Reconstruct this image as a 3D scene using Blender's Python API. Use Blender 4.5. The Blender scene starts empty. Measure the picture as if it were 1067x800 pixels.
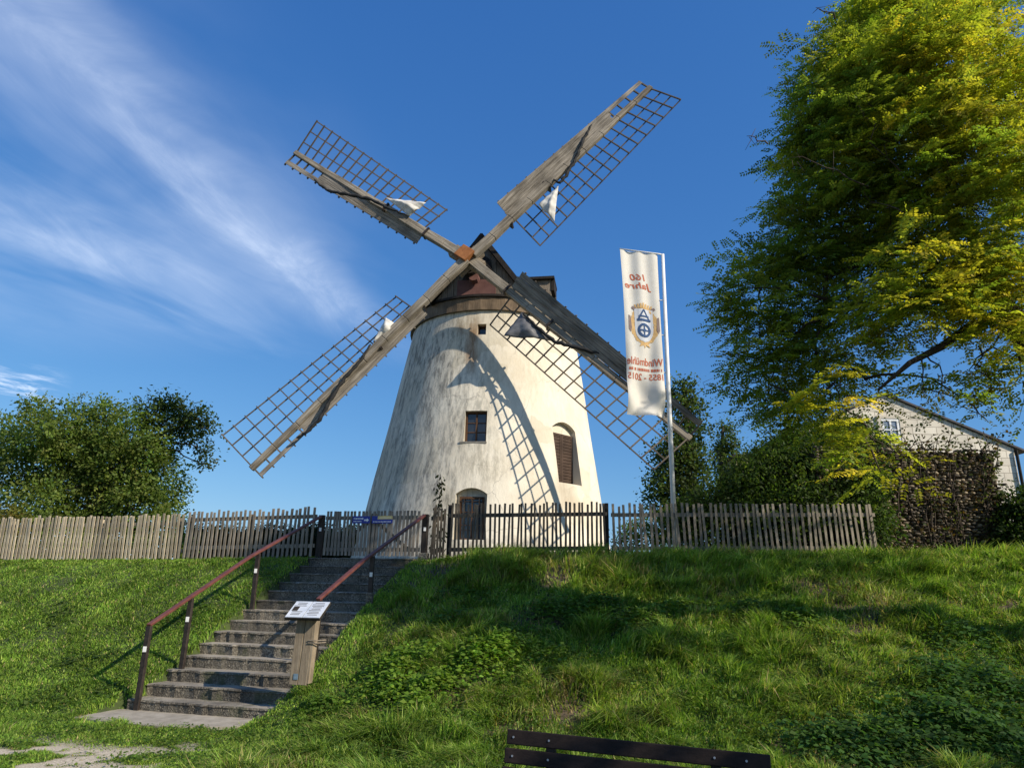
import bpy, bmesh, math, random
import numpy as np
from mathutils import Vector, Matrix
random.seed(7)
RNG = np.random.default_rng(11)
SC = bpy.context.scene
COL = SC.collection
R = math.radians

# ------------------------------------------------------------------ camera, sky, sun, exposure
CAM_H, PITCH, ROLL, FPX = 1.72, R(16.4), R(1.1), 720.0
cam_d = bpy.data.cameras.new('camera')
cam_d.sensor_width = 36.0
cam_d.lens = FPX / 1067 * 36
cam_d.clip_start, cam_d.clip_end = 0.05, 3000
cam = bpy.data.objects.new('camera', cam_d)
COL.objects.link(cam)
cam.matrix_world = Matrix.Translation((0, 0, CAM_H)) @ Matrix.Rotation(R(90) + PITCH, 4, 'X') @ Matrix.Rotation(ROLL, 4, 'Z')
SC.camera = cam

SUN_AZ, SUN_EL = R(56), R(32)            # azimuth to the right of straight behind the camera
SUN = Vector((math.sin(SUN_AZ) * math.cos(SUN_EL), -math.cos(SUN_AZ) * math.cos(SUN_EL), math.sin(SUN_EL)))
sd = bpy.data.lights.new('sun', 'SUN')
sd.energy, sd.angle, sd.color = 4.7, R(0.53), (1.0, 0.9, 0.75)
so = bpy.data.objects.new('sun', sd)
COL.objects.link(so)
so.rotation_euler = SUN.to_track_quat('Z', 'Y').to_euler()
so.location = (20, -20, 30)

W = bpy.data.worlds.new('World')
SC.world = W
W.use_nodes = True
wn, wl = W.node_tree.nodes, W.node_tree.links
wn.clear()
w_out = wn.new('ShaderNodeOutputWorld')
w_bg = wn.new('ShaderNodeBackground')
w_bg.inputs['Strength'].default_value = 0.15
sky = wn.new('ShaderNodeTexSky')
sky.sky_type = 'NISHITA'
sky.sun_disc = False
sky.sun_elevation, sky.sun_rotation = SUN_EL, R(180) - SUN_AZ
sky.altitude, sky.air_density, sky.dust_density, sky.ozone_density = 200, 1.0, 0.5, 4.0
# grade of the camera: flatter towards the horizon than the model sky
ssep = wn.new('ShaderNodeSeparateColor')
wl.new(sky.outputs[0], ssep.inputs[0])
hs = wn.new('ShaderNodeCombineColor')
for i_, (k_, g_) in enumerate(((0.375, 1.05), (0.78, 0.76), (1.66, 0.5))):
    p_ = wn.new('ShaderNodeMath'); p_.operation = 'POWER'
    wl.new(ssep.outputs[i_], p_.inputs[0]); p_.inputs[1].default_value = g_
    q_ = wn.new('ShaderNodeMath'); q_.operation = 'MULTIPLY'
    wl.new(p_.outputs[0], q_.inputs[0]); q_.inputs[1].default_value = k_
    wl.new(q_.outputs[0], hs.inputs[i_])
# thin cirrus drawn on the sky dome by direction
tc = wn.new('ShaderNodeTexCoord')
sep = wn.new('ShaderNodeSeparateXYZ')
wl.new(tc.outputs['Generated'], sep.inputs[0])


def wmath(op, a, b=None, c=None):
    n = wn.new('ShaderNodeMath')
    n.operation = op
    for i, v in enumerate((a, b, c)):
        if v is None:
            continue
        if isinstance(v, (int, float)):
            n.inputs[i].default_value = v
        else:
            wl.new(v, n.inputs[i])
    return n.outputs[0]


def wrange(v, a, b):
    n = wn.new('ShaderNodeMapRange')
    n.interpolation_type = 'SMOOTHSTEP'
    wl.new(v, n.inputs[0])
    n.inputs[1].default_value, n.inputs[2].default_value = a, b
    return n.outputs[0]


zc = wmath('MAXIMUM', sep.outputs[2], 0.04)
px_ = wmath('DIVIDE', sep.outputs[0], zc)
py_ = wmath('DIVIDE', sep.outputs[1], zc)
cxy = wn.new('ShaderNodeCombineXYZ')
shx = wmath('SUBTRACT', px_, wmath('MULTIPLY', py_, 0.2))      # the fibres run along this direction
wl.new(shx, cxy.inputs[0])
wl.new(py_, cxy.inputs[1])


def wnoise(scale, rot, stretch, detail, rough, dist, loc):
    m = wn.new('ShaderNodeMapping')
    wl.new(cxy.outputs[0], m.inputs[0])
    m.inputs['Rotation'].default_value = (0, 0, rot)
    m.inputs['Scale'].default_value = stretch
    m.inputs['Location'].default_value = loc
    n = wn.new('ShaderNodeTexNoise')
    wl.new(m.outputs[0], n.inputs['Vector'])
    n.inputs['Scale'].default_value = scale
    n.inputs['Detail'].default_value = detail
    n.inputs['Roughness'].default_value = rough
    n.inputs['Distortion'].default_value = dist
    return n.outputs[0]


fib = wnoise(1.0, 0, (2.7, 0.95, 1), 11, 0.68, 1.5, (3.1, 1.7, 0))
big = wnoise(1.0, 0, (1.5, 0.9, 1), 4, 0.55, 0.4, (5.2, 0.4, 0))
side = wrange(shx, -0.55, -1.25)                      # the cirrus lies to the left of the mill
b1 = wmath('DIVIDE', wmath('ADD', shx, 1.14), 0.15)
b2 = wmath('DIVIDE', wmath('ADD', shx, 1.75), 0.24)
band = wmath('ADD', wmath('EXPONENT', wmath('MULTIPLY', wmath('MULTIPLY', b1, b1), -1.0)), wmath('MULTIPLY', wmath('EXPONENT', wmath('MULTIPLY', wmath('MULTIPLY', b2, b2), -1.0)), 0.8))
fibm = wrange(fib, 0.34, 0.78)
bigm = wrange(big, 0.3, 0.66)
low = wrange(py_, 3.3, 2.0)
cir = wmath('MULTIPLY', wmath('MULTIPLY', fibm, wmath('ADD', wmath('MULTIPLY', band, 0.95), wmath('MULTIPLY', side, 0.22))), wmath('MULTIPLY', wmath('ADD', bigm, 0.25), low))
veil = wmath('MULTIPLY', wmath('MULTIPLY', bigm, wmath('ADD', side, band)), wmath('MULTIPLY', low, 0.14))
# one small cumulus low in the west
cn = wnoise(3.2, 0.2, (1.6, 0.8, 1), 8, 0.65, 0.6, (0.7, 0.2, 0))
azx = wmath('DIVIDE', sep.outputs[0], wmath('MAXIMUM', sep.outputs[1], 0.05))
cband = wmath('MULTIPLY', wrange(azx, -0.655, -0.72), wmath('MULTIPLY', wrange(sep.outputs[2], 0.196, 0.218), wrange(sep.outputs[2], 0.25, 0.215)))
cum = wmath('MULTIPLY', cband, wrange(cn, 0.42, 0.62))
cl = wmath('MINIMUM', wmath('ADD', wmath('ADD', wmath('MULTIPLY', cir, 0.22), veil), wmath('MULTIPLY', cum, 0.62)), 0.9)
wm = wn.new('ShaderNodeMix')
wm.data_type = 'RGBA'
wl.new(cl, wm.inputs[0])
wl.new(hs.outputs[0], wm.inputs[6])
wm.inputs[7].default_value = (5.6, 6.2, 7.2, 1)
wl.new(wm.outputs[2], w_bg.inputs['Color'])
wl.new(w_bg.outputs[0], w_out.inputs[0])

SC.view_settings.view_transform = 'Standard'
SC.view_settings.look = 'None'
SC.view_settings.gamma = 1
SC.view_settings.use_curve_mapping = False
SC.view_settings.exposure = 0.32


# ------------------------------------------------------------------ sight lines (pixel of the 1067x800 photo -> point at depth Y)
def ray(px, py):
    u, v = (px - 533.5) / FPX, (400 - py) / FPX
    c, s = math.cos(ROLL), math.sin(ROLL)
    u, v = u * c - v * s, u * s + v * c
    return Vector((u, math.cos(PITCH) - v * math.sin(PITCH), math.sin(PITCH) + v * math.cos(PITCH)))


CAMP = Vector((0, 0, CAM_H))


def at(px, py, Y):
    d = ray(px, py)
    return CAMP + d * (Y / d.y)


def atz(px, py, z):
    d = ray(px, py)
    return CAMP + d * ((z - CAM_H) / d.z)


# ------------------------------------------------------------------ materials
def mat(name):
    m = bpy.data.materials.new(name)
    m.use_nodes = True
    nt = m.node_tree
    return m, nt.nodes, nt.links, nt.nodes['Principled BSDF']


def nz(N, L, scale, detail=4, rough=0.55, stretch=None, coord='Object', dist=0.0):
    t = N.new('ShaderNodeTexCoord')
    n = N.new('ShaderNodeTexNoise')
    n.inputs['Scale'].default_value = scale
    n.inputs['Detail'].default_value = detail
    n.inputs['Roughness'].default_value = rough
    n.inputs['Distortion'].default_value = dist
    if stretch:
        m = N.new('ShaderNodeMapping')
        m.inputs['Scale'].default_value = stretch
        L.new(t.outputs[coord], m.inputs[0])
        L.new(m.outputs[0], n.inputs['Vector'])
    else:
        L.new(t.outputs[coord], n.inputs['Vector'])
    return n.outputs[0]


def ramp(N, L, src, stops):
    r = N.new('ShaderNodeValToRGB')
    el = r.color_ramp.elements
    while len(el) > 1:
        el.remove(el[-1])
    for i, (p, c) in enumerate(stops):
        e = el[0] if i == 0 else el.new(p)
        e.position = p
        e.color = (c, c, c, 1) if isinstance(c, (int, float)) else (*c, 1)
    L.new(src, r.inputs[0])
    return r.outputs[0]


def mixc(N, L, fac, a, b, mode='MIX'):
    m = N.new('ShaderNodeMix')
    m.data_type = 'RGBA'
    m.blend_type = mode
    for i, v in ((0, fac), (6, a), (7, b)):
        if isinstance(v, (int, float)):
            m.inputs[i].default_value = v
        elif isinstance(v, tuple):
            m.inputs[i].default_value = (*v, 1)
        else:
            L.new(v, m.inputs[i])
    return m.outputs[2]


def bump(N, L, B, h, strength, dist=0.02):
    b = N.new('ShaderNodeBump')
    b.inputs['Strength'].default_value = strength
    b.inputs['Distance'].default_value = dist
    L.new(h, b.inputs['Height'])
    L.new(b.outputs[0], B.inputs['Normal'])


def simple(name, dark, light, scale=6, stretch=None, rough=0.8, bstr=0.25, metal=0.0, spec=0.3):
    m, N, L, B = mat(name)
    a = nz(N, L, scale, 6, 0.65, stretch)
    L.new(ramp(N, L, a, [(0.3, dark), (0.7, light)]), B.inputs['Base Color'])
    B.inputs['Roughness'].default_value = rough
    B.inputs['Metallic'].default_value = metal
    B.inputs['Specular IOR Level'].default_value = spec
    if bstr:
        bump(N, L, B, a, bstr)
    return m


def wood(name, dark, light, streak=(9, 9, 1.2), obj_var=0.25, bstr=0.4):
    m, N, L, B = mat(name)
    a = nz(N, L, 4.0, 7, 0.68, streak)
    b = nz(N, L, 2.2, 4, 0.6)
    base = ramp(N, L, a, [(0.28, dark), (0.72, light)])
    oi = N.new('ShaderNodeObjectInfo')
    v = N.new('ShaderNodeMapRange')
    L.new(oi.outputs['Random'], v.inputs[0])
    v.inputs[3].default_value, v.inputs[4].default_value = 1 - obj_var, 1 + obj_var
    c = mixc(N, L, 1.0, base, v.outputs[0], 'MULTIPLY')
    d = ramp(N, L, b, [(0.35, 0.62), (0.6, 1.0)])
    L.new(mixc(N, L, 1.0, c, d, 'MULTIPLY'), B.inputs['Base Color'])
    B.inputs['Roughness'].default_value = 0.82
    B.inputs['Specular IOR Level'].default_value = 0.25
    bump(N, L, B, a, bstr, 0.015)
    return m


def wood_along(name, dark, light, ax, obj_var=0.1, bstr=0.6):
    # grain stretched along the direction ax (the sail stocks lie askew)
    m, N, L, B = mat(name)
    t = N.new('ShaderNodeTexCoord')
    d = N.new('ShaderNodeVectorMath'); d.operation = 'DOT_PRODUCT'
    L.new(t.outputs['Object'], d.inputs[0]); d.inputs[1].default_value = tuple(ax)
    sc_ = N.new('ShaderNodeVectorMath'); sc_.operation = 'SCALE'
    sc_.inputs[0].default_value = tuple(ax)
    k = N.new('ShaderNodeMath'); k.operation = 'MULTIPLY'; k.inputs[1].default_value = 0.95
    L.new(d.outputs['Value'], k.inputs[0]); L.new(k.outputs[0], sc_.inputs['Scale'])
    su = N.new('ShaderNodeVectorMath'); su.operation = 'SUBTRACT'
    L.new(t.outputs['Object'], su.inputs[0]); L.new(sc_.outputs[0], su.inputs[1])
    n = N.new('ShaderNodeTexNoise'); n.inputs['Scale'].default_value = 22; n.inputs['Detail'].default_value = 7; n.inputs['Roughness'].default_value = 0.7
    L.new(su.outputs[0], n.inputs['Vector'])
    n2 = N.new('ShaderNodeTexNoise'); n2.inputs['Scale'].default_value = 1.4; n2.inputs['Detail'].default_value = 5
    L.new(t.outputs['Object'], n2.inputs['Vector'])
    c = ramp(N, L, n.outputs[0], [(0.3, tuple(q * 0.35 for q in dark)), (0.42, dark), (0.66, light)])
    e = ramp(N, L, n2.outputs[0], [(0.32, 0.5), (0.6, 1.0)])
    L.new(mixc(N, L, 1.0, c, e, 'MULTIPLY'), B.inputs['Base Color'])
    B.inputs['Roughness'].default_value = 0.85
    B.inputs['Specular IOR Level'].default_value = 0.2
    bump(N, L, B, n.outputs[0], bstr, 0.02)
    return m


def leafmat(name, transl=0.38, rough=0.5):
    m, N, L, B = mat(name)
    at_ = N.new('ShaderNodeAttribute')
    at_.attribute_name = 'tint'
    L.new(at_.outputs['Color'], B.inputs['Base Color'])
    B.inputs['Roughness'].default_value = rough
    B.inputs['Specular IOR Level'].default_value = 0.16
    tr = N.new('ShaderNodeBsdfTranslucent')
    g = mixc(N, L, 1.0, at_.outputs['Color'], (1.5, 1.6, 0.7), 'MULTIPLY')
    L.new(g, tr.inputs['Color'])
    ms = N.new('ShaderNodeMixShader')
    ms.inputs[0].default_value = transl
    L.new(B.outputs[0], ms.inputs[1])
    L.new(tr.outputs[0], ms.inputs[2])
    L.new(ms.outputs[0], N['Material Output'].inputs[0])
    return m


M = {}
M['leaf'] = leafmat('leaf', 0.5)
M['grass'] = leafmat('grass_blade', 0.35, 0.6)
M['bark'] = wood('bark', (0.028, 0.02, 0.014), (0.1, 0.075, 0.055), (6, 6, 1.5), 0, 0.9)
M['sail_wood'] = wood('weathered_sail_wood', (0.17, 0.13, 0.09), (0.42, 0.35, 0.26), (5, 5, 5), 0.1)
M['board_wood'] = wood('weathered_board_wood', (0.15, 0.12, 0.09), (0.36, 0.31, 0.245), (5, 5, 5), 0.1)
M['lattice'] = wood('lattice_wood', (0.07, 0.058, 0.045), (0.18, 0.15, 0.115), (4, 4, 4), 0.1)
M['cap_wood'] = wood('cap_wood', (0.12, 0.095, 0.07), (0.3, 0.25, 0.19), (10, 10, 1), 0.1)
M['cap_dark'] = wood('tarred_wood', (0.012, 0.01, 0.009), (0.04, 0.033, 0.028), (8, 8, 1.5), 0.1)
M['ring_wood'] = wood('ring_wood', (0.11, 0.075, 0.045), (0.26, 0.19, 0.125), (14, 14, 0.8), 0.0)
M['picket_tan'] = wood('picket_tan', (0.36, 0.29, 0.19), (0.62, 0.52, 0.37), (9, 9, 1.2), 0.36)  # weathered wood, paler because sunlight is put into the tone
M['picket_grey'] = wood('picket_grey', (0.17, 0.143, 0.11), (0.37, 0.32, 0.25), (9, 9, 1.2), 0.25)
M['picket_dark'] = wood('picket_dark', (0.06, 0.047, 0.035), (0.17, 0.138, 0.1), (9, 9, 1.2), 0.25)  # darker copy: tree shade on the fence is put into the colour
M['post_dark'] = wood('post_dark', (0.02, 0.016, 0.013), (0.06, 0.048, 0.038), (9, 9, 1.2), 0.1)
M['lectern_wood'] = wood('lectern_wood', (0.2, 0.15, 0.1), (0.42, 0.34, 0.24), (12, 12, 0.9), 0.1)
M['bench_wood'] = wood('bench_wood', (0.016, 0.011, 0.009), (0.04, 0.026, 0.021), (1.2, 9, 9), 0.1, 0.25)
M['window_wood'] = wood('window_wood', (0.06, 0.03, 0.015), (0.15, 0.075, 0.036), (9, 9, 1.2), 0.1)
M['shutter'] = wood('shutter_wood', (0.045, 0.028, 0.02), (0.1, 0.065, 0.045), (3, 3, 14), 0.1)
M['rail'] = simple('rail_paint', (0.09, 0.028, 0.022), (0.17, 0.062, 0.048), 9, None, 0.5, 0.15)
M['steel'] = simple('dark_steel', (0.016, 0.012, 0.01), (0.05, 0.038, 0.03), 14, None, 0.55, 0.15)
M['rust'] = simple('rusty_sheet', (0.2, 0.07, 0.022), (0.36, 0.145, 0.048), 5, None, 0.7, 0.15)
M['red_sheet'] = simple('faded_red_sheet', (0.1, 0.045, 0.038), (0.17, 0.085, 0.072), 3, None, 0.75, 0.1)
M['white'] = simple('white_paint', (0.68, 0.68, 0.66), (0.8, 0.8, 0.78), 5, None, 0.45, 0.0)
M['blue_enamel'] = simple('blue_enamel', (0.012, 0.03, 0.22), (0.02, 0.045, 0.3), 5, None, 0.35, 0.0)
M['yellow_plate'] = simple('yellow_plate', (0.5, 0.4, 0.14), (0.62, 0.5, 0.2), 5, None, 0.45, 0.0)
M['black'] = simple('black_cord', (0.012, 0.012, 0.012), (0.03, 0.03, 0.03), 20, None, 0.8, 0.2)
M['cloth_white'] = simple('sail_canvas', (0.42, 0.4, 0.36), (0.7, 0.68, 0.62), 4, None, 0.85, 0.15)
M['cloth_dark'] = simple('grey_canvas', (0.09, 0.09, 0.095), (0.17, 0.17, 0.175), 4, None, 0.45, 0.1)
M['concrete'] = None
M['soil'] = simple('soil', (0.035, 0.026, 0.018), (0.08, 0.06, 0.04), 8, None, 0.95, 0.5)


def glass_mat(name, col, rough=0.08):
    m, N, L, B = mat(name)
    B.inputs['Base Color'].default_value = (*col, 1)
    B.inputs['Roughness'].default_value = rough
    B.inputs['Specular IOR Level'].default_value = 0.7
    a = nz(N, L, 3, 2)
    bump(N, L, B, a, 0.06, 0.02)
    return m


M['pane'] = glass_mat('window_glass', (0.018, 0.022, 0.028))
M['pane_sky'] = glass_mat('house_glass', (0.2, 0.24, 0.3), 0.12)


def concrete():
    m, N, L, B = mat('washed_concrete')
    big = nz(N, L, 1.3, 5, 0.6)
    agg = N.new('ShaderNodeTexVoronoi')
    agg.inputs['Scale'].default_value = 60
    t = N.new('ShaderNodeTexCoord')
    L.new(t.outputs['Object'], agg.inputs['Vector'])
    bw = N.new('ShaderNodeRGBToBW')
    L.new(agg.outputs['Color'], bw.inputs[0])
    c1 = ramp(N, L, bw.outputs[0], [(0.2, (0.055, 0.046, 0.034)), (0.5, (0.135, 0.115, 0.084)), (0.85, (0.33, 0.29, 0.22))])
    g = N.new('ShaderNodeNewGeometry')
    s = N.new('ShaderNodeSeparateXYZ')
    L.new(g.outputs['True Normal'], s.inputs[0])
    oi = N.new('ShaderNodeObjectInfo')
    mid = nz(N, L, 5, 6, 0.7)
    c1 = mixc(N, L, ramp(N, L, mid, [(0.4, 0.0), (0.62, 0.75)]), c1, (0.165, 0.142, 0.105))
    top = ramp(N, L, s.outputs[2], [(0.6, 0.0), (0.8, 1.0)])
    # risers show exposed aggregate; treads are paler, the light on them painted in
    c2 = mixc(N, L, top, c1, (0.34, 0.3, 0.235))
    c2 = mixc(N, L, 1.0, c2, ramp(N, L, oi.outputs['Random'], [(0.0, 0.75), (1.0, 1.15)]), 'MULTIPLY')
    c2 = mixc(N, L, ramp(N, L, nz(N, L, 2.4, 7, 0.7), [(0.56, 0.0), (0.66, 0.7)]), c2, (0.05, 0.06, 0.022))
    moss = ramp(N, L, big, [(0.38, 0.4), (0.6, 1.0)])
    c3 = mixc(N, L, 1.0, c2, moss, 'MULTIPLY')
    L.new(c3, B.inputs['Base Color'])
    B.inputs['Roughness'].default_value = 0.9
    bump(N, L, B, agg.outputs['Distance'], 0.7, 0.012)
    return m


M['concrete'] = concrete()


def plaster():
    m, N, L, B = mat('lime_plaster')
    t = N.new('ShaderNodeTexCoord')
    s = N.new('ShaderNodeSeparateXYZ')
    L.new(t.outputs['Object'], s.inputs[0])
    blot = nz(N, L, 0.9, 7, 0.62)
    streak = nz(N, L, 2.6, 8, 0.72, (1.7, 1.7, 0.11))
    fine = nz(N, L, 9, 9, 0.78, (1, 1, 0.22))
    base = ramp(N, L, blot, [(0.3, (0.64, 0.57, 0.44)), (0.65, (0.78, 0.72, 0.59))])
    # left side: black algae streaks, and a grey wash partly painting in grazing shade
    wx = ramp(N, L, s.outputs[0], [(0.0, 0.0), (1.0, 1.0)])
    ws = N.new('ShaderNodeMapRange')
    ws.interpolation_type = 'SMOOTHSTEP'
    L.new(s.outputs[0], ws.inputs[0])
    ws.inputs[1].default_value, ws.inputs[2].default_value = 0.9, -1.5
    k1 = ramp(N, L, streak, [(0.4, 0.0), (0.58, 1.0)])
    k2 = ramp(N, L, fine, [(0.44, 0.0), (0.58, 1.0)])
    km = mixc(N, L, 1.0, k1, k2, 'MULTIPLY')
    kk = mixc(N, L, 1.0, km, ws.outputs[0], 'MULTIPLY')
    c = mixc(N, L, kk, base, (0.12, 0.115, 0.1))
    soft = mixc(N, L, 1.0, ramp(N, L, streak, [(0.38, 0.0), (0.68, 0.48)]), ws.outputs[0], 'MULTIPLY')  # grey wash, part grime and part painted side shade
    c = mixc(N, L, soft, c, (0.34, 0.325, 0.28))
    faint = ramp(N, L, fine, [(0.55, 0.0), (0.8, 0.28)])
    c = mixc(N, L, faint, c, (0.36, 0.31, 0.23))

    def spot(x, z, sx, sz, col, amt, nzsrc):
        # an oval stain round (x, z) of the tower face, broken up by noise
        def sq(src, c0, w):
            a = N.new('ShaderNodeMath'); a.operation = 'SUBTRACT'
            L.new(src, a.inputs[0]); a.inputs[1].default_value = c0
            b = N.new('ShaderNodeMath'); b.operation = 'DIVIDE'
            L.new(a.outputs[0], b.inputs[0]); b.inputs[1].default_value = w
            d = N.new('ShaderNodeMath'); d.operation = 'MULTIPLY'
            L.new(b.outputs[0], d.inputs[0]); L.new(b.outputs[0], d.inputs[1])
            return d.outputs[0]
        e = N.new('ShaderNodeMath'); e.operation = 'ADD'
        L.new(sq(s.outputs[0], x, sx), e.inputs[0]); L.new(sq(s.outputs[2], z, sz), e.inputs[1])
        f = ramp(N, L, e.outputs[0], [(0.0, amt), (1.0, 0.0)])
        f2 = mixc(N, L, 1.0, f, nzsrc, 'MULTIPLY')
        return f2, col

    # hairline cracks and repaired patches
    wob = N.new('ShaderNodeTexNoise'); wob.inputs['Scale'].default_value = 2.2; wob.inputs['Detail'].default_value = 6
    L.new(t.outputs['Object'], wob.inputs['Vector'])
    wv = N.new('ShaderNodeMix'); wv.data_type = 'RGBA'; wv.blend_type = 'LINEAR_LIGHT'; wv.inputs[0].default_value = 0.25
    L.new(t.outputs['Object'], wv.inputs[6]); L.new(wob.outputs['Color'], wv.inputs[7])
    vc = N.new('ShaderNodeTexVoronoi'); vc.feature = 'DISTANCE_TO_EDGE'; vc.inputs['Scale'].default_value = 0.75
    L.new(wv.outputs[2], vc.inputs['Vector'])
    crk = mixc(N, L, 1.0, ramp(N, L, vc.outputs['Distance'], [(0.0, 0.55), (0.012, 0.0)]), ramp(N, L, blot, [(0.42, 0.0), (0.58, 1.0)]), 'MULTIPLY')
    vp = N.new('ShaderNodeTexVoronoi'); vp.inputs['Scale'].default_value = 0.9
    L.new(wv.outputs[2], vp.inputs['Vector'])
    pb = N.new('ShaderNodeRGBToBW'); L.new(vp.outputs['Color'], pb.inputs[0])
    c = mixc(N, L, 1.0, c, ramp(N, L, pb.outputs[0], [(0.25, (0.88, 0.87, 0.84)), (0.5, (1.0, 1.0, 1.0))]), 'MULTIPLY')
    c = mixc(N, L, crk, c, (0.2, 0.18, 0.15))
    n1 = ramp(N, L, streak, [(0.35, 0.2), (0.6, 1.0)])
    n2 = ramp(N, L, fine, [(0.42, 0.0), (0.6, 1.0)])
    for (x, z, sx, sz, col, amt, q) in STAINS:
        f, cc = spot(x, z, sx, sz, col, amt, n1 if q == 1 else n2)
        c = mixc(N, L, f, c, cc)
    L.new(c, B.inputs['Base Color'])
    B.inputs['Roughness'].default_value = 0.9
    B.inputs['Specular IOR Level'].default_value = 0.2
    hh = mixc(N, L, 0.5, fine, blot)
    bump(N, L, B, hh, 0.55, 0.05)
    return m


# (x, z) are in the tower's own frame: base centre at 0
STAINS = [(-0.38, 6.2, 0.28, 1.0, (0.22, 0.11, 0.045), 0.9, 1), (-0.5, 6.9, 0.5, 0.5, (0.28, 0.17, 0.08), 0.6, 1),
          (0.15, 2.6, 0.9, 0.55, (0.3, 0.27, 0.2), 0.6, 2), (-0.1, 3.9, 0.75, 1.0, (0.3, 0.29, 0.24), 0.6, 2),
          (1.0, 0.45, 2.2, 0.32, (0.26, 0.24, 0.2), 0.85, 2), (2.6, 1.6, 0.5, 0.35, (0.45, 0.33, 0.2), 0.5, 1), (0.0, 0.1, 3.9, 0.55, (0.28, 0.26, 0.2), 0.7, 2), (-0.55, 3.55, 0.16, 0.7, (0.22, 0.2, 0.16), 0.7, 1), (-0.1, 3.45, 0.14, 0.6, (0.22, 0.2, 0.16), 0.7, 1), (2.35, 2.1, 0.35, 0.8, (0.36, 0.3, 0.22), 0.6, 1), (0.6, 7.2, 2.6, 0.5, (0.4, 0.33, 0.23), 0.5, 1), (1.3, 5.4, 1.3, 1.6, (0.5, 0.43, 0.31), 0.4, 2), (2.4, 3.6, 0.7, 2.2, (0.52, 0.45, 0.33), 0.35, 1),
          (-2.0, 3.2, 1.3, 3.2, (0.36, 0.35, 0.31), 0.4, 2)]  # broad grey patch on the left: grime, with side shade partly painted in
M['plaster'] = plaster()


# ------------------------------------------------------------------ objects
def tag(o, label=None, cat=None, group=None, kind=None):
    for k, v in (('label', label), ('category', cat), ('group', group), ('kind', kind)):
        if v:
            o[k] = v
    return o


def thing(name, loc, label, cat, group=None):
    o = bpy.data.objects.new(name, None)
    o.empty_display_size = 0.2
    COL.objects.link(o)
    o.location = loc
    return tag(o, label, cat, group)


def root_loc(p):
    l = Vector((0, 0, 0))
    while p is not None:
        l += p.location
        p = p.parent
    return l


def mesh_obj(name, verts, faces, material, parent=None, smooth=False, tint=None, origin=None):
    me = bpy.data.meshes.new(name)
    off = root_loc(parent)
    if origin is not None:
        off = Vector(origin)
    verts = np.asarray(verts, dtype=np.float64) - np.array(off)
    if isinstance(faces, np.ndarray):
        nv, nf, k = len(verts), len(faces), faces.shape[1]
        me.vertices.add(nv)
        me.vertices.foreach_set('co', verts.astype(np.float32).ravel())
        me.loops.add(nf * k)
        me.loops.foreach_set('vertex_index', faces.astype(np.int32).ravel())
        me.polygons.add(nf)
        me.polygons.foreach_set('loop_start', np.arange(0, nf * k, k, dtype=np.int32))
        me.update(calc_edges=True)
        me.validate()
    else:
        me.from_pydata([tuple(v) for v in verts], [], faces)
        me.update()
    if smooth:
        me.polygons.foreach_set('use_smooth', np.ones(len(me.polygons), dtype=bool))
    if tint is not None:
        a = me.attributes.new('tint', 'FLOAT_COLOR', 'POINT')
        t = np.ones((len(verts), 4), dtype=np.float32)
        t[:, :3] = tint
        a.data.foreach_set('color', t.ravel())
    if isinstance(material, (list, tuple)):
        for mm in material:
            me.materials.append(mm)
    else:
        me.materials.append(material)
    o = bpy.data.objects.new(name, me)
    COL.objects.link(o)
    if origin is not None:
        o.location = Vector(origin) - root_loc(parent)
    if parent is not None:
        o.parent = parent
    return o


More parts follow.
